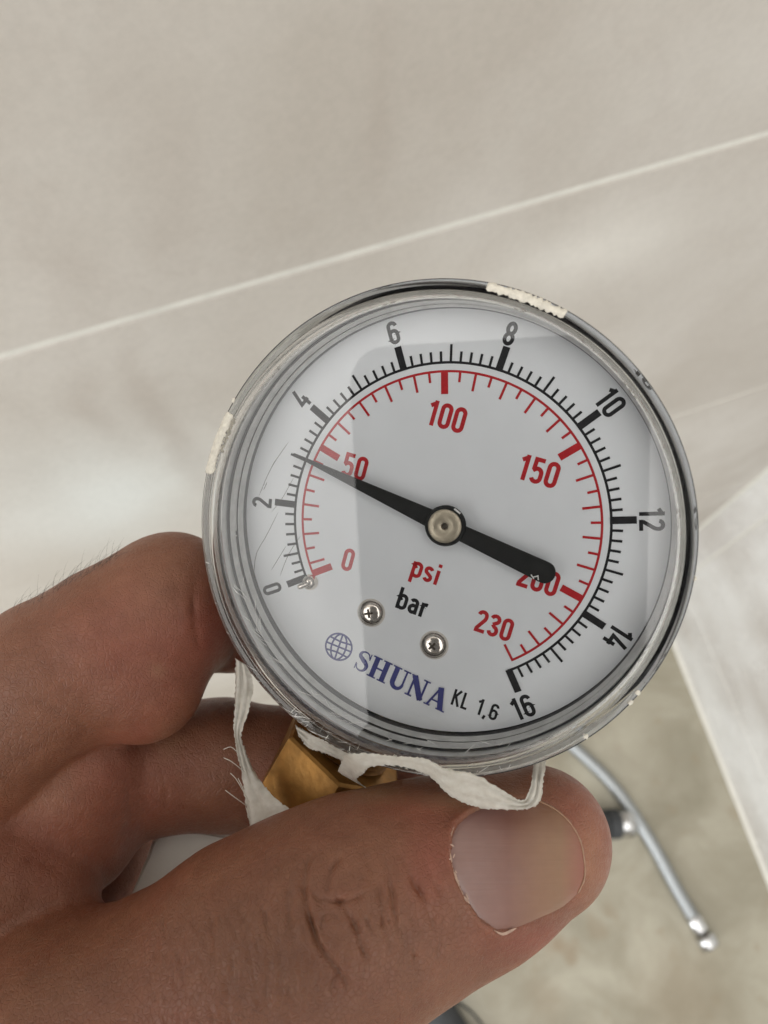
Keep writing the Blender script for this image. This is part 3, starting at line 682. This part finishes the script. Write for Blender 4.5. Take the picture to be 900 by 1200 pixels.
# ------------------------------------------------------------------ the hand: one smooth surface grown round its bones
# joints: pixel x, pixel y, depth mm, radius mm
def J(*js): return [(at(x, y, d), r) for x, y, d, r in js]
chains = {
 'thumb': (J((-60, 1330, 106, 24), (60, 1272, 103, 21), (190, 1214, 101.5, 17.0), (300, 1132, 101, 15.6), (372, 1092, 101, 14.9), (430, 1064, 102, 14.2), (500, 1035, 104, 12.9), (560, 1014, 105.5, 11.9), (628, 986, 107, 10.2)), 3.0),
 'index': (J((-150, 925, 108, 14.0), (-40, 872, 112, 12.2), (60, 796, 115, 11.4), (135, 750, 117, 11.0), (188, 718, 118.5, 10.4), (212, 722, 123, 10.2)), 3.0),
 'index_end': (J((206, 722, 124, 9.9), (262, 727, 131, 8.3), (330, 737, 136, 8.2), (400, 762, 138, 7.6)), 2.0),
 'middle': (J((-120, 1010, 118, 13.5), (0, 950, 119, 12), (70, 925, 121, 11.0), (118, 915, 124, 10.6)), 3.0),
 'middle_end': (J((118, 915, 125, 10.2), (185, 898, 129, 10.5), (260, 895, 131.5, 10.5), (330, 905, 132, 10.4), (420, 915, 132, 9.6), (470, 925, 131, 8.4)), 2.5),
 'web': (J((-150, 1130, 112, 20), (-40, 1040, 112, 14), (14, 1034, 114, 9.8), (62, 1052, 113, 6.6)), 4.0),
 'ring': (J((-120, 1120, 130, 14), (40, 1190, 143, 10), (180, 1240, 147, 9.2), (330, 1262, 146, 9), (462, 1252, 141, 8.2)), 3.0),
 'palm': (J((-420, 1420, 118, 30), (-260, 1240, 122, 26), (-170, 1060, 124, 20)), 8.0),
 'palm2': (J((-160, 1000, 121, 17), (-150, 1230, 128, 20), (-90, 1280, 124, 22)), 8.0),
 'wrist': (J((-420, 1420, 118, 29), (-760, 1750, 122, 28)), 8.0),
}
def smin(a, b, k):
    h = np.clip(.5+.5*(b-a)/k, 0, 1); return b*(1-h)+a*h-k*h*(1-h)
def cone(P, a, ra, b, rb):
    ab = b-a; t = np.clip((P-a)@ab/(ab@ab), 0, 1); q = P-a-t[:, None]*ab
    return np.sqrt((q*q).sum(1))-(ra+(rb-ra)*t)
def ellip(P, c, axes, R):                         # rough ellipsoid distance
    q = (P-c)@R.T/np.array(axes); k = np.sqrt((q*q).sum(1)); return (k-1)*min(axes)
def chain_d(P, name):
    js, k = chains[name]; d = None
    for (a, ra), (b, rb) in zip(js[:-1], js[1:]):
        e = cone(P, a, ra, b, rb); d = e if d is None else smin(d, e, k)
    return d
def sdf(P):
    th = chain_d(P, 'thumb')
    # pad of the thumb tip, flattened nail side
    nose = at(600, 1000, 102)
    ix = smin(chain_d(P, 'index'), chain_d(P, 'index_end'), 1.2)
    ix = smin(ix, np.linalg.norm(P-at(205, 690, 119), axis=1)-8.6, 3.0)          # knuckle
    ix = smin(ix, np.linalg.norm(P-at(168, 800, 116.5), axis=1)-9.0, 3.5)        # flesh on the palm side
    md = smin(chain_d(P, 'middle'), chain_d(P, 'middle_end'), .9)
    md = smin(md, np.linalg.norm(P-at(96, 985, 121), axis=1)-8.0, 4.0)
    md = smin(md, np.linalg.norm(P-at(100, 885, 121), axis=1)-9.0, 3.0)
    md = smin(md, np.linalg.norm(P-at(122, 1004, 140), axis=1)-12.0, 3.0)
    pm = smin(smin(chain_d(P, 'palm'), chain_d(P, 'palm2'), 8), chain_d(P, 'wrist'), 8)
    d = smin(ix, md, 1.3)
    w = chain_d(P, 'web'); d = smin(d, w, 1.6)
    d = smin(d, chain_d(P, 'ring'), 1.5)
    d = smin(d, pm, 7)
    d = smin(d, th, 1.8)
    return d
def build_hand():
    s = 0.8
    lo = np.array([-170., -12, 70]); hi = np.array([44., 175, 175])
    n = ((hi-lo)/s).astype(int)+1
    gx, gy, gz = [lo[i]+s*np.arange(n[i]) for i in range(3)]
    B = 5; nb = -(-n//B); ci = [lo[i]+s*(np.arange(nb[i])*B+(B-1)/2) for i in range(3)]
    cc = np.stack(np.meshgrid(*ci, indexing='ij'), -1).reshape(-1, 3); dc = sdf(cc)
    full = np.repeat(np.repeat(np.repeat(dc.reshape(nb), B, 0), B, 1), B, 2).astype(np.float32)
    Dv = np.ascontiguousarray(full[:n[0], :n[1], :n[2]])
    near = np.argwhere(np.abs(Dv) < s*B*1.1+1.5)
    for k in range(0, len(near), 400000):
        q = near[k:k+400000]; Dv[tuple(q.T)] = sdf(lo+s*q)
    Dv[0] = np.maximum(Dv[0], .5); Dv[:, -1] = np.maximum(Dv[:, -1], .5); Dv[:, :, 0] = np.maximum(Dv[:, :, 0], .5); Dv[:, :, -1] = np.maximum(Dv[:, :, -1], .5)
    S = Dv < 0
    m = tuple(n-1); cnt = np.zeros(m, np.int8); acc = np.zeros(m+(3,), np.float32); nc = np.zeros(m, np.int8)
    corners = [(i, j, k) for i in (0, 1) for j in (0, 1) for k in (0, 1)]
    sl = lambda c: tuple(slice(c[a], n[a]-1+c[a]) for a in range(3))
    for c in corners: cnt += S[sl(c)]
    act = (cnt > 0) & (cnt < 8); idx = -np.ones(m, np.int64); ai = np.argwhere(act); idx[act] = np.arange(len(ai))
    acc = np.zeros((len(ai), 3)); nc = np.zeros(len(ai))
    for c1 in corners:
        for ax in range(3):
            if c1[ax]: continue
            c2 = list(c1); c2[ax] = 1
            d1 = Dv[tuple((ai+np.array(c1)).T)]; d2 = Dv[tuple((ai+np.array(c2)).T)]
            cr = (d1 < 0) != (d2 < 0); t = np.where(cr, d1/(d1-d2+1e-12), 0)
            p = ai+np.array(c1)+0.0; p[:, ax] += t; acc += p*cr[:, None]; nc += cr
    V = lo+s*acc/nc[:, None]
    faces = []
    for ax in range(3):
        e1, e2 = [(1, 2), (2, 0), (0, 1)][ax]
        a = [slice(None)]*3; b = [slice(None)]*3; a[ax] = slice(0, n[ax]-1); b[ax] = slice(1, n[ax])
        s1, s2 = S[tuple(a)], S[tuple(b)]; cr = np.argwhere(s1 != s2); inside = s1[tuple(cr.T)]
        ok = (cr[:, e1] > 0) & (cr[:, e2] > 0) & (cr[:, e1] < n[e1]-1) & (cr[:, e2] < n[e2]-1); cr = cr[ok]; inside = inside[ok]
        def cell(o1, o2):
            q = cr.copy(); q[:, e1] += o1; q[:, e2] += o2; return idx[tuple(q.T)]
        q = np.stack([cell(-1, -1), cell(0, -1), cell(0, 0), cell(-1, 0)], 1)
        q = np.where(inside[:, None], q, q[:, ::-1]); faces.append(q)
    Fq = np.concatenate(faces)
    return V, Fq
def grad(P, e=.25):
    g = np.stack([sdf(P+np.eye(3)[i]*e)-sdf(P-np.eye(3)[i]*e) for i in range(3)], 1); return g/(np.linalg.norm(g, axis=1, keepdims=True)+1e-9)
def project(P, it=3, lvl=0.0):
    for _ in range(it):
        d = sdf(P)-lvl; P = P-grad(P)*np.clip(d, -1.0, 1.0)[:, None]*.9
    return P
def pix(P): return np.stack([P[:, 0]/P[:, 2]*F+450, P[:, 1]/P[:, 2]*F+600], 1)
def polydist(Q, pts, lim=None):
    pts = np.array(pts, float)
    if lim:
        m = np.flatnonzero(((Q > pts.min(0)-lim) & (Q < pts.max(0)+lim)).all(1)); out = np.full(len(Q), 1e3)
        if len(m): out[m] = polydist(Q[m], pts)
        return out
    d = np.full(len(Q), 1e9)
    for a, b in zip(pts[:-1], pts[1:]):
        ab = b-a; t = np.clip(((Q-a)@ab)/(ab@ab), 0, 1); e = np.linalg.norm(Q-a-t[:, None]*ab, axis=1); d = np.minimum(d, e)
    return d
NAIL = [(530, 978), (528, 1004), (534, 1030), (545, 1052), (562, 1076), (582, 1090), (606, 1087), (632, 1076), (658, 1064), (676, 1048), (684, 1026), (685, 1004), (680, 982), (668, 962), (650, 946), (628, 936), (600, 936), (572, 943), (550, 954), (536, 966)]
def inside_signed(Q, poly):
    poly = np.array(poly, float); d = polydist(Q, list(poly)+[poly[0]]); ins = np.zeros(len(Q), bool); n = len(poly)
    for i in range(n):
        a, b = poly[i], poly[(i+1) % n]; c = ((a[1] > Q[:, 1]) != (b[1] > Q[:, 1])); xx = (b[0]-a[0])*(Q[:, 1]-a[1])/(b[1]-a[1]+1e-12)+a[0]; ins ^= c & (Q[:, 0] < xx)
    return np.where(ins, -d, d)
CREASES = [  # pixel polylines on the camera side of the skin: points, width px, depth mm
 ([(372, 990), (360, 1010), (356, 1040), (362, 1075), (376, 1110), (402, 1145), (425, 1170)], 4.5, .55),
 ([(402, 998), (386, 1022), (384, 1052)], 4, .35), ([(390, 1052), (404, 1062), (416, 1086), (424, 1110), (432, 1128)], 4.5, .5),
 ([(370, 1050), (392, 1056), (410, 1054), (428, 1046)], 3.5, .32), ([(384, 1062), (376, 1082), (384, 1100)], 3, .25),
 ([(452, 1006), (458, 1040), (464, 1075), (476, 1112)], 4.5, .34), ([(470, 1000), (484, 1030), (500, 1060), (512, 1094)], 4.5, .34), ([(440, 1010), (446, 1050), (450, 1085), (460, 1120)], 4, .22), ([(498, 1000), (510, 1035), (522, 1060)], 4, .12),
 ([(428, 1002), (440, 1030), (444, 1060), (442, 1090)], 5, .2), ([(345, 1020), (338, 1050), (342, 1090), (352, 1120)], 4, .22),
 ([(320, 1040), (312, 1075), (318, 1110)], 4, .2), ([(300, 1060), (290, 1090), (296, 1130)], 4, .18), ([(330, 1000), (324, 1030)], 4, .15),
 ([(262, 1080), (250, 1120), (240, 1160)], 5, .16), ([(280, 1100), (268, 1150), (262, 1190)], 5, .16), ([(235, 1090), (215, 1140), (205, 1190)], 6, .14),
 ([(405, 1120), (392, 1150), (385, 1180)], 4, .22), ([(350, 1130), (345, 1165), (350, 1195)], 4, .18), ([(316, 1130), (312, 1165), (316, 1195)], 4, .18),
 ([(232, 672), (228, 700), (230, 735), (236, 770)], 5, .5), ([(150, 655), (172, 647), (200, 642)], 4, .12),
 ([(20, 815), (60, 828), (100, 850), (140, 868)], 6, .28),
  ([(10, 1000), (50, 1010), (90, 1035)], 7, .15), ([(0, 1040), (50, 1052), (100, 1060)], 7, .12),
 ([(130, 880), (148, 915), (152, 955), (146, 1000)], 7, .18), ([(190, 905), (196, 930), (192, 960)], 5, .15)]
def make_hand():
    V, Fq = build_hand(); V = project(V, 2)
    me = bpy.data.meshes.new('tmp'); me.vertices.add(len(V)); me.vertices.foreach_set('co', V.ravel().astype(np.float32))
    me.loops.add(Fq.size); me.loops.foreach_set('vertex_index', Fq.ravel().astype(np.int32)); me.polygons.add(len(Fq))
    me.polygons.foreach_set('loop_start', np.arange(0, Fq.size, 4, dtype=np.int32)); me.polygons.foreach_set('loop_total', np.full(len(Fq), 4, np.int32)); me.update(calc_edges=True)
    # drop the skin beyond the wrist side for speed: keep only front part finely divided
    o = bpy.data.objects.new('tmp', me); C.objects.link(o); md = o.modifiers.new('s', 'SUBSURF'); md.levels = 1; md.render_levels = 1
    dg = bpy.context.evaluated_depsgraph_get(); m2 = bpy.data.meshes.new_from_object(o.evaluated_get(dg)); bpy.data.objects.remove(o)
    co = np.empty(len(m2.vertices)*3, np.float32); m2.vertices.foreach_get('co', co); P = co.reshape(-1, 3).astype(float)
    # finer skin on the thumb
    bm = bmesh.new(); bm.from_mesh(m2); bm.normal_update()
    def fine(v): c = v.co; return 150 < c.x/c.z*F+450 < 760 and 880 < c.y/c.z*F+600 < 1230 and c.dot(v.normal) < 0
    fl_ = {v for v in bm.verts if fine(v)}; ed = [e for e in bm.edges if e.verts[0] in fl_ and e.verts[1] in fl_]
    bmesh.ops.subdivide_edges(bm, edges=ed, cuts=1, use_grid_fill=True, smooth=0); bm.normal_update()
    if sum(f.normal.dot(f.calc_center_median()) for f in list(bm.faces)[:2000]) == 0: pass
    bm.to_mesh(m2); bm.free(); m2.update()
    co = np.empty(len(m2.vertices)*3, np.float32); m2.vertices.foreach_get('co', co); P = co.reshape(-1, 3).astype(float)
    nn = np.empty(len(m2.vertices)*3, np.float32); m2.vertices.foreach_get('normal', nn); N = nn.reshape(-1, 3).astype(float)
    k_ = rng.integers(0, len(P), 400); 
    if (N[k_]*grad(P[k_])).sum() < 0: N = -N
    Q = pix(P); front = np.clip(-(N*P).sum(1)/np.linalg.norm(P, axis=1)*3+.2, 0, 1)
    dsp = np.zeros(len(P))
    r5 = random.Random(21); extra = []
    for _ in range(230):                          # small cross wrinkles on the back of the thumb
        x = r5.uniform(170, 520); f_ = (x-170)/350; yc = 1165-f_*95+r5.uniform(-75, 70); L = r5.uniform(12, 42); sl_ = r5.uniform(-.15, .45)
        extra.append(([(x, yc-L/2), (x+sl_*L*.3+r5.uniform(-3, 3), yc), (x+sl_*L+r5.uniform(-3, 3), yc+L/2)], r5.uniform(2.4, 4.6), r5.uniform(.04, .13)))
    for pts, w, dep in [(p, w*(1.2 if p[0][0] > 290 else 1.3), dd_*(1.15 if p[0][0] > 290 else .7)) for p, w, dd_ in CREASES]+extra:
        sp = [s_[:2] for s_ in spline(pts, 6*len(pts))]; lim = w*4
        m = np.flatnonzero(((Q > np.min(sp, 0)-lim) & (Q < np.max(sp, 0)+lim)).all(1))
        if not len(m): continue
        q = Q[m]; d = polydist(q, sp); a_, b_ = np.array(sp[0]), np.array(sp[-1]); Ls = np.linalg.norm(b_-a_)
        tp = np.clip(np.minimum(np.linalg.norm(q-a_, axis=1), np.linalg.norm(q-b_, axis=1))/(Ls*.45), .0, 1)**.8
        wob = 1+.3*np.sin(q[:, 0]*.21)+.25*np.sin(q[:, 1]*.17)
        dsp[m] += tp*wob*(-dep*np.exp(-(d/(w*.62))**2)+dep*.12*np.exp(-((d-w*1.9)/(w*.95))**2))
    sd = inside_signed(Q, NAIL); isth = (Q[:, 0] > 470)
    sd = np.where(isth, sd, 99)
    along = np.clip((620-Q[:, 0])/70, 0, 1)       # the fold is high at the root and sides, flat at the free edge
    dsp += np.where(sd > 0, (.08+.34*along)*np.exp(-((sd-4)/7.5)**2), 0)
    dsp -= .36*np.clip(-sd/4, 0, 1)
    dsp -= .10*np.exp(-(sd/2.6)**2)
    # low swellings of flesh
    lump = (np.sin(P[:, 0]*.33+1.2)*np.sin(P[:, 1]*.29+.5)*np.sin(P[:, 2]*.31)); dsp += .18*lump*(~isth)
    P = P+N*(dsp*front)[:, None]
    # skin tones: pink tip, cuticle and knuckles, pale pressed pad and spots, brown thumb back that also paints in some of its shade
    def g(x, y, s, s2=None): s2 = s2 or s; return np.exp(-((Q[:, 0]-x)/s)**2-((Q[:, 1]-y)/s2)**2)
    red = .55*g(690, 960, 45, 70)+.5*g(505, 1010, 32, 55)+.45*g(640, 1105, 80, 22)+.35*g(150, 760, 90, 60)+.35*g(485, 940, 60, 22)+.5*g(255, 735, 35, 60)+.3*g(60, 1000, 90, 50)+.25*g(120, 920, 40, 50)
    pale = .35*g(690, 1000, 20, 60)+.6*g(440, 925, 30, 14)+.5*g(540, 935, 60, 14)+.25*g(185, 786, 10, 10)+.2*g(200, 870, 20, 20)
    brown = .6*g(330, 1130, 170, 90)+.3*g(60, 1160, 120, 60)
    col = np.stack([np.clip(red, 0, 1), np.clip(pale, 0, 1), np.clip(brown, 0, 1), np.ones(len(P))], 1)
    ca_ = m2.color_attributes.new('skin', 'FLOAT_COLOR', 'POINT'); ca_.data.foreach_set('color', col.ravel().astype(np.float32))
    org = c2w(at(-160, 1100, 118)*mm); Wd = c2w(P*mm)-org
    m2.vertices.foreach_set('co', Wd.ravel().astype(np.float32)); m2.polygons.foreach_set('use_smooth', np.ones(len(m2.polygons), bool)); m2.update()
    m2.name = 'hand'; hand = bpy.data.objects.new('hand', m2); C.objects.link(hand); hand.location = org
    m2.materials.clear(); m2.materials.append(skin_mat())
    tag(hand, 'bare left hand pinching the gauge between thumb in front and bent fingers behind', 'hand')
    # nail
    bnd = np.array([s_[:2] for s_ in spline(NAIL+[NAIL[0]], 96)])[:-1]; cen = bnd.mean(0); rings = 22; pts = []
    for k in range(rings+1):
        for q in bnd: pts.append(cen+(q-cen)*(k/rings)*1.0)
    pts = np.array(pts); R_ = np.stack([(pts[:, 0]-450)/F, (pts[:, 1]-600)/F, np.ones(len(pts))], 1); t = np.full(len(pts), 90.0)
    for _ in range(40): t += sdf(R_*t[:, None])*.8
    X = R_*t[:, None]; Nn = grad(X, .8)
    rho = np.repeat(np.arange(rings+1)/rings, len(bnd))
    prox = np.clip((600-pts[:, 0])/70, 0, 1)
    off = .02+.06*(1-rho**2)-.07*(rho > .999)-.10*prox*np.clip((rho-.9)/.1, 0, 1)
    off = off-.20*np.exp(-((pts[:, 0]-590+(pts[:, 1]-1000)*.22)/20)**2)*(1-rho**4)-.05*np.exp(-((pts[:, 0]-655+(pts[:, 1]-1000)*.2)/14)**2)*(1-rho**4)
    X = X+Nn*off[:, None]; nb = len(bnd); fs = []
    for k in range(rings):
        for i in range(nb):
            a, b = k*nb+i, k*nb+(i+1) % nb; fs.append((a, b, b+nb, a+nb) if k else (a, b+nb, a+nb))
    nail = mesh('thumb_nail', c2w(X*mm)-org, fs, nail_mat(), hand, smooth=True)
    lc = np.stack([np.clip((pts[:, 0]-520)/170, 0, 1), np.clip((pts[:, 1]-930)/165, 0, 1), rho, np.ones(len(pts))], 1)
    at_ = nail.data.color_attributes.new('nail', 'FLOAT_COLOR', 'POINT'); at_.data.foreach_set('color', lc.ravel().astype(np.float32))
    # free edge: a thin pale rim of nail, and flakes of dry cuticle
    def on_skin(x, y, lift=0.0):
        r = ray(x, y); tt = 90.0
        for _ in range(40): tt += float(sdf((r*tt)[None])[0])*.8
        p = r*tt; return p+grad(p[None], .8)[0]*lift
    e = [on_skin(x, y, .02) for x, y in [(630, 938), (650, 948), (667, 963), (679, 983), (684, 1004), (685, 1028), (677, 1047)]]
    tube('nail_edge', [Vector(c2w(q*mm)-org) for q in spline(e, 40)], [.00003]+[.00011+.00003*math.sin(i*1.7) for i in range(39)]+[.00003], nail_mat(True), hand, n=8)
    rr_ = random.Random(3)
    fl = []; ff = []; path = spline([(533, 970), (528, 985), (529, 1006), (532, 1020), (537, 1034), (544, 1050), (549, 1060)], 70)
    for i, q in enumerate(path):                  # ragged lifted edge of dry skin along the root of the nail
        act = max(0.0, math.sin(i*.33)+.45*math.sin(i*.83+1))*(.5+.5*(i > 25)); ww = .02+.36*act*rr_.uniform(.2, .8)
        b = on_skin(q[0]-1.5, q[1], .30); fl += [b-np.array([.10+.12*act, 0, 0]), b+np.array([ww, rr_.uniform(-.1, .1), -.12*act-.03])]
        if i: k = 2*i; ff.append((k-2, k-1, k+1, k))
    o = mesh('dry_cuticle', [c2w(q*mm)-org for q in fl], ff, M['dry_skin'], hand, smooth=True); o['kind'] = 'stuff'
    fl = []; ff = []
    for x, y, a_, L_ in [(546, 1050, 1.1, .42), (547, 1056, .9, .3), (536, 1036, 1.3, .32), (531, 1004, 1.9, .3), (533, 1022, .9, .22), (529, 992, .5, .3), (526, 1008, 2.4, .3)]:
        b = on_skin(x, y, .42); u_ = np.array([ca(a_), sa(a_), -.1])*L_; w_ = np.array([-sa(a_), ca(a_), 0])*.09; k = len(fl)
        fl += [b-u_, b-u_*.3-w_, b+u_*.6-w_*.8, b+u_, b+u_*.5+w_, b-u_*.4+w_*.7]; ff.append((k, k+1, k+2, k+3, k+4, k+5))
    o = mesh('dry_flakes', [c2w(q*mm)-org for q in fl], ff, M['dry_skin'], hand); o['kind'] = 'stuff'
    fl = []; ff = []
    for i, q in enumerate(spline([(578, 1089), (588, 1093), (598, 1089), (604, 1086)], 20)):
        b = on_skin(q[0], q[1], .25); w_ = .16*math.sin(math.pi*i/20)+.02; fl += [b-np.array([0, w_, 0]), b+np.array([0, w_, -.05])]
        if i: k = 2*i; ff.append((k-2, k-1, k+1, k))
    o = mesh('dry_cuticle', [c2w(q*mm)-org for q in fl], ff, M['dry_skin'], hand, smooth=True)
    # hairs on the back of the index finger and a few on the thumb
    hv = []; hf = []
    def hair(p0, d, ln, curl, w=.035):
        k = len(hv); p = p0.copy(); n = 7
        for i in range(n+1):
            ww = w*(1-i/n*.8); hv.extend([p+np.array([ww, 0, 0]), p+np.array([-ww*.5, ww*.87, 0]), p+np.array([-ww*.5, -ww*.87, 0])]); d = d+curl/n; d /= np.linalg.norm(d); p = p+d*ln/n
        for i in range(n):
            b = k+3*i
            for j in range(3): hf.append((b+j, b+(j+1) % 3, b+3+(j+1) % 3, b+3+j))
    edge = [(8, 757), (20, 748), (32, 738), (44, 730), (56, 722), (62, 716), (70, 708), (84, 695), (96, 684), (100, 682), (106, 676), (112, 672), (116, 668), (122, 664), (128, 660), (28, 742), (90, 690), (60, 715), (75, 702)]
    for x, y in edge:
        for _ in range(4):
            xx = x+rr_.uniform(0, 14); yy = y-50
            while yy < y+90 and (sdf(ray(xx, yy)[None]*np.linspace(85, 135, 60)[:, None]).min() > 0): yy += 2.0
            b = on_skin(xx, yy+rr_.uniform(1, 9), -.1); L = rr_.uniform(2.0, 4.5)
            hair(b, np.array([rr_.uniform(-.2, .9), -1+rr_.uniform(-.2, .3), rr_.uniform(-.4, .1)]), L, np.array([rr_.uniform(.3, 1.3), rr_.uniform(0, .7), 0]), .024)
    for _ in range(46):
        x, y = rr_.uniform(20, 330), rr_.uniform(1110, 1200); b = on_skin(x, y, 0)
        hair(b, np.array([1, rr_.uniform(.1, .7), -.25]), rr_.uniform(1.5, 3.5), np.array([.2, rr_.uniform(-.4, .4), .3]), .018)
    o = mesh('finger_hair', [c2w(q*mm)-org for q in hv], hf, M['hair'], hand); o['kind'] = 'stuff'
    return hand
def skin_mat():
    t = NT('skin'); b = t.b
    at_ = t.n('ShaderNodeAttribute', attribute_name='skin'); sep = t.n('ShaderNodeSeparateColor'); t.l(at_.outputs['Color'], sep.inputs[0])
    base = t.ramp(t.noise(60, 5, .6), [(.3, srgb(121, 79, 58)), (.7, srgb(144, 97, 73))])
    base = t.mix(base, srgb(142, 80, 64), t.maprange(t.noise(34, 5, .65), .45, .75, 0, .6))
    c = t.mix(base, srgb(150, 78, 64), sep.outputs[0]); c = t.mix(c, srgb(172, 136, 104), sep.outputs[1]); c = t.mix(c, srgb(104, 69, 47), sep.outputs[2])
    c = t.mix(c, t.ramp(t.noise(420, 5, .65), [(.3, (.84, .78, .76, 1)), (.7, (1.1, 1.1, 1.1, 1))]), .75, 'MULTIPLY')
    vo = t.n('ShaderNodeTexVoronoi', feature='DISTANCE_TO_EDGE'); tc = t.n('ShaderNodeTexCoord'); wp = t.n('ShaderNodeMapping'); wp.inputs['Scale'].default_value = (1, 1, 1)
    t.l(tc.outputs['Object'], wp.inputs[0]); t.l(wp.outputs[0], vo.inputs['Vector']); vo.inputs['Scale'].default_value = 1500
    t.l(c, b.inputs['Base Color']); b.inputs['Subsurface Weight'].default_value = .35; b.inputs['Subsurface Radius'].default_value = (.0022, .0009, .0005); b.inputs['Subsurface Scale'].default_value = 1.0
    t.l(t.maprange(t.noise(900, 3), .3, .7, .34, .52), b.inputs['Roughness']); b.inputs['Specular IOR Level'].default_value = .5
    n1 = t.bump(t.maprange(vo.outputs['Distance'], 0, .12, 0, 1), .55, .00009)
    n2 = t.bump(t.noise(300, 6, .72, dist=.25), .7, .00035, n1)
    # fine cross lines of the skin, thicker on the back of the thumb
    wv = t.n('ShaderNodeTexWave', wave_type='BANDS', bands_direction='X'); wm = t.n('ShaderNodeMapping'); wm.inputs['Rotation'].default_value = (0, 0, .35); t.l(tc.outputs['Object'], wm.inputs[0]); t.l(wm.outputs[0], wv.inputs[0])
    wv.inputs['Scale'].default_value = 230; wv.inputs['Distortion'].default_value = 9; wv.inputs['Detail'].default_value = 4; wv.inputs['Detail Scale'].default_value = 1.6
    mb = t.n('ShaderNodeMath', operation='MULTIPLY'); t.l(wv.outputs[1], mb.inputs[0]); t.l(sep.outputs[2], mb.inputs[1])
    n3 = t.bump(mb.outputs[0], .3, .00015, n2)
    t.l(n3, b.inputs['Normal']); return t.m
def nail_mat(edge=False):
    t = NT('nail_edge' if edge else 'nail'); b = t.b; b.inputs['Roughness'].default_value = .33; b.inputs['Subsurface Weight'].default_value = .3; b.inputs['Subsurface Radius'].default_value = (.002, .001, .0007)
    b.inputs['Coat Weight'].default_value = .35; b.inputs['Coat Roughness'].default_value = .16
    if edge: b.inputs['Base Color'].default_value = srgb(158, 122, 96); return t.m
    a = t.n('ShaderNodeAttribute', attribute_name='nail'); sp = t.n('ShaderNodeSeparateColor'); t.l(a.outputs['Color'], sp.inputs[0])
    c = t.ramp(sp.outputs[0], [(0.0, srgb(156, 128, 122)), (.26, srgb(142, 112, 106)), (.44, srgb(134, 98, 88)), (.66, srgb(142, 108, 86)), (.8, srgb(142, 110, 84)), (.97, srgb(146, 92, 78))])
    c2 = t.ramp(sp.outputs[1], [(0.0, srgb(205, 160, 150)), (.35, srgb(255, 250, 245)), (1, srgb(250, 235, 225))]); c = t.mix(c, c2, .6, 'MULTIPLY')
    c = t.mix(c, t.ramp(t.noise(500, 4), [(.3, (.94, .93, .93, 1)), (.7, (1.04, 1.04, 1.04, 1))]), .8, 'MULTIPLY')
    t.l(c, b.inputs['Base Color'])
    wv = t.n('ShaderNodeTexNoise'); cv = t.n('ShaderNodeCombineXYZ'); sc1 = t.n('ShaderNodeMath', operation='MULTIPLY'); t.l(sp.outputs[1], sc1.inputs[0]); sc1.inputs[1].default_value = 34
    sc2 = t.n('ShaderNodeMath', operation='MULTIPLY'); t.l(sp.outputs[0], sc2.inputs[0]); sc2.inputs[1].default_value = 1.2; t.l(sc1.outputs[0], cv.inputs[1]); t.l(sc2.outputs[0], cv.inputs[0]); t.l(cv.outputs[0], wv.inputs['Vector'])
    wv.inputs['Scale'].default_value = 1; wv.inputs['Detail'].default_value = 2
    t.l(t.bump(wv.outputs[0], .35, .00012), b.inputs['Normal']); return t.m
hand = make_hand()

# white piece with a rounded corner, held in the palm
def card():
    A = [(147, 1064, 124), (172, 1003, 127), (178, 986, 128), (186, 975, 128.5), (200, 969, 129), (230, 972, 129.5), (300, 984, 131), (380, 1000, 132), (380, 1120, 128), (240, 1180, 122), (130, 1110, 123)]
    c = [at(*p) for p in A]; org = c2w(c[0]*mm); dn = np.array([0.05, .1, 1.0]); top = [c2w(p*mm)-org for p in c]; bot = [c2w((p+dn*5)*mm)-org for p in c]
    bm = bmesh.new(); a = [bm.verts.new(p) for p in top]; b = [bm.verts.new(p) for p in bot]; n = len(a)
    bm.faces.new(a); bm.faces.new(b[::-1])
    for i in range(n): bm.faces.new((a[i], b[i], b[(i+1) % n], a[(i+1) % n]))
    bmesh.ops.recalc_face_normals(bm, faces=bm.faces)
    ed = [e for e in bm.edges if all(v in a for v in e.verts)]; bmesh.ops.bevel(bm, geom=ed, offset=.0006, segments=3, affect='EDGES')
    me = bpy.data.meshes.new('plastic_piece'); bm.to_mesh(me); bm.free(); o = link('plastic_piece', me, M['plastic_white']); auto(o, 50); o.location = org
    tag(o, 'pale flat plastic piece with rounded corner showing between the fingers and the thumb', 'plastic piece')
card()

# the phone taking the picture: seen only as the soft reflection in the gauge's pane
def phone():
    root = empty('smartphone', Matrix([list(Rb[i])+[CAMP[i]] for i in range(3)]+[[0, 0, 0, 1]]))
    def rr2(w0, w1, h0, h1, r, n=8):
        P = []
        for cx_, cy_, a0 in ((w1-r, h1-r, 0), (w0+r, h1-r, 90), (w0+r, h0+r, 180), (w1-r, h0+r, 270)):
            P += [(cx_+r*ca(math.radians(a0+90*i/n)), cy_+r*sa(math.radians(a0+90*i/n))) for i in range(n+1)]
        return P
    flat('phone_body', rr2(-.0622, .0160, -.127, .0235, .011), .0042, .012, M['phone'], root, 0)
    tag(root, 'grey smartphone above the gauge taking the picture', 'phone')
phone()
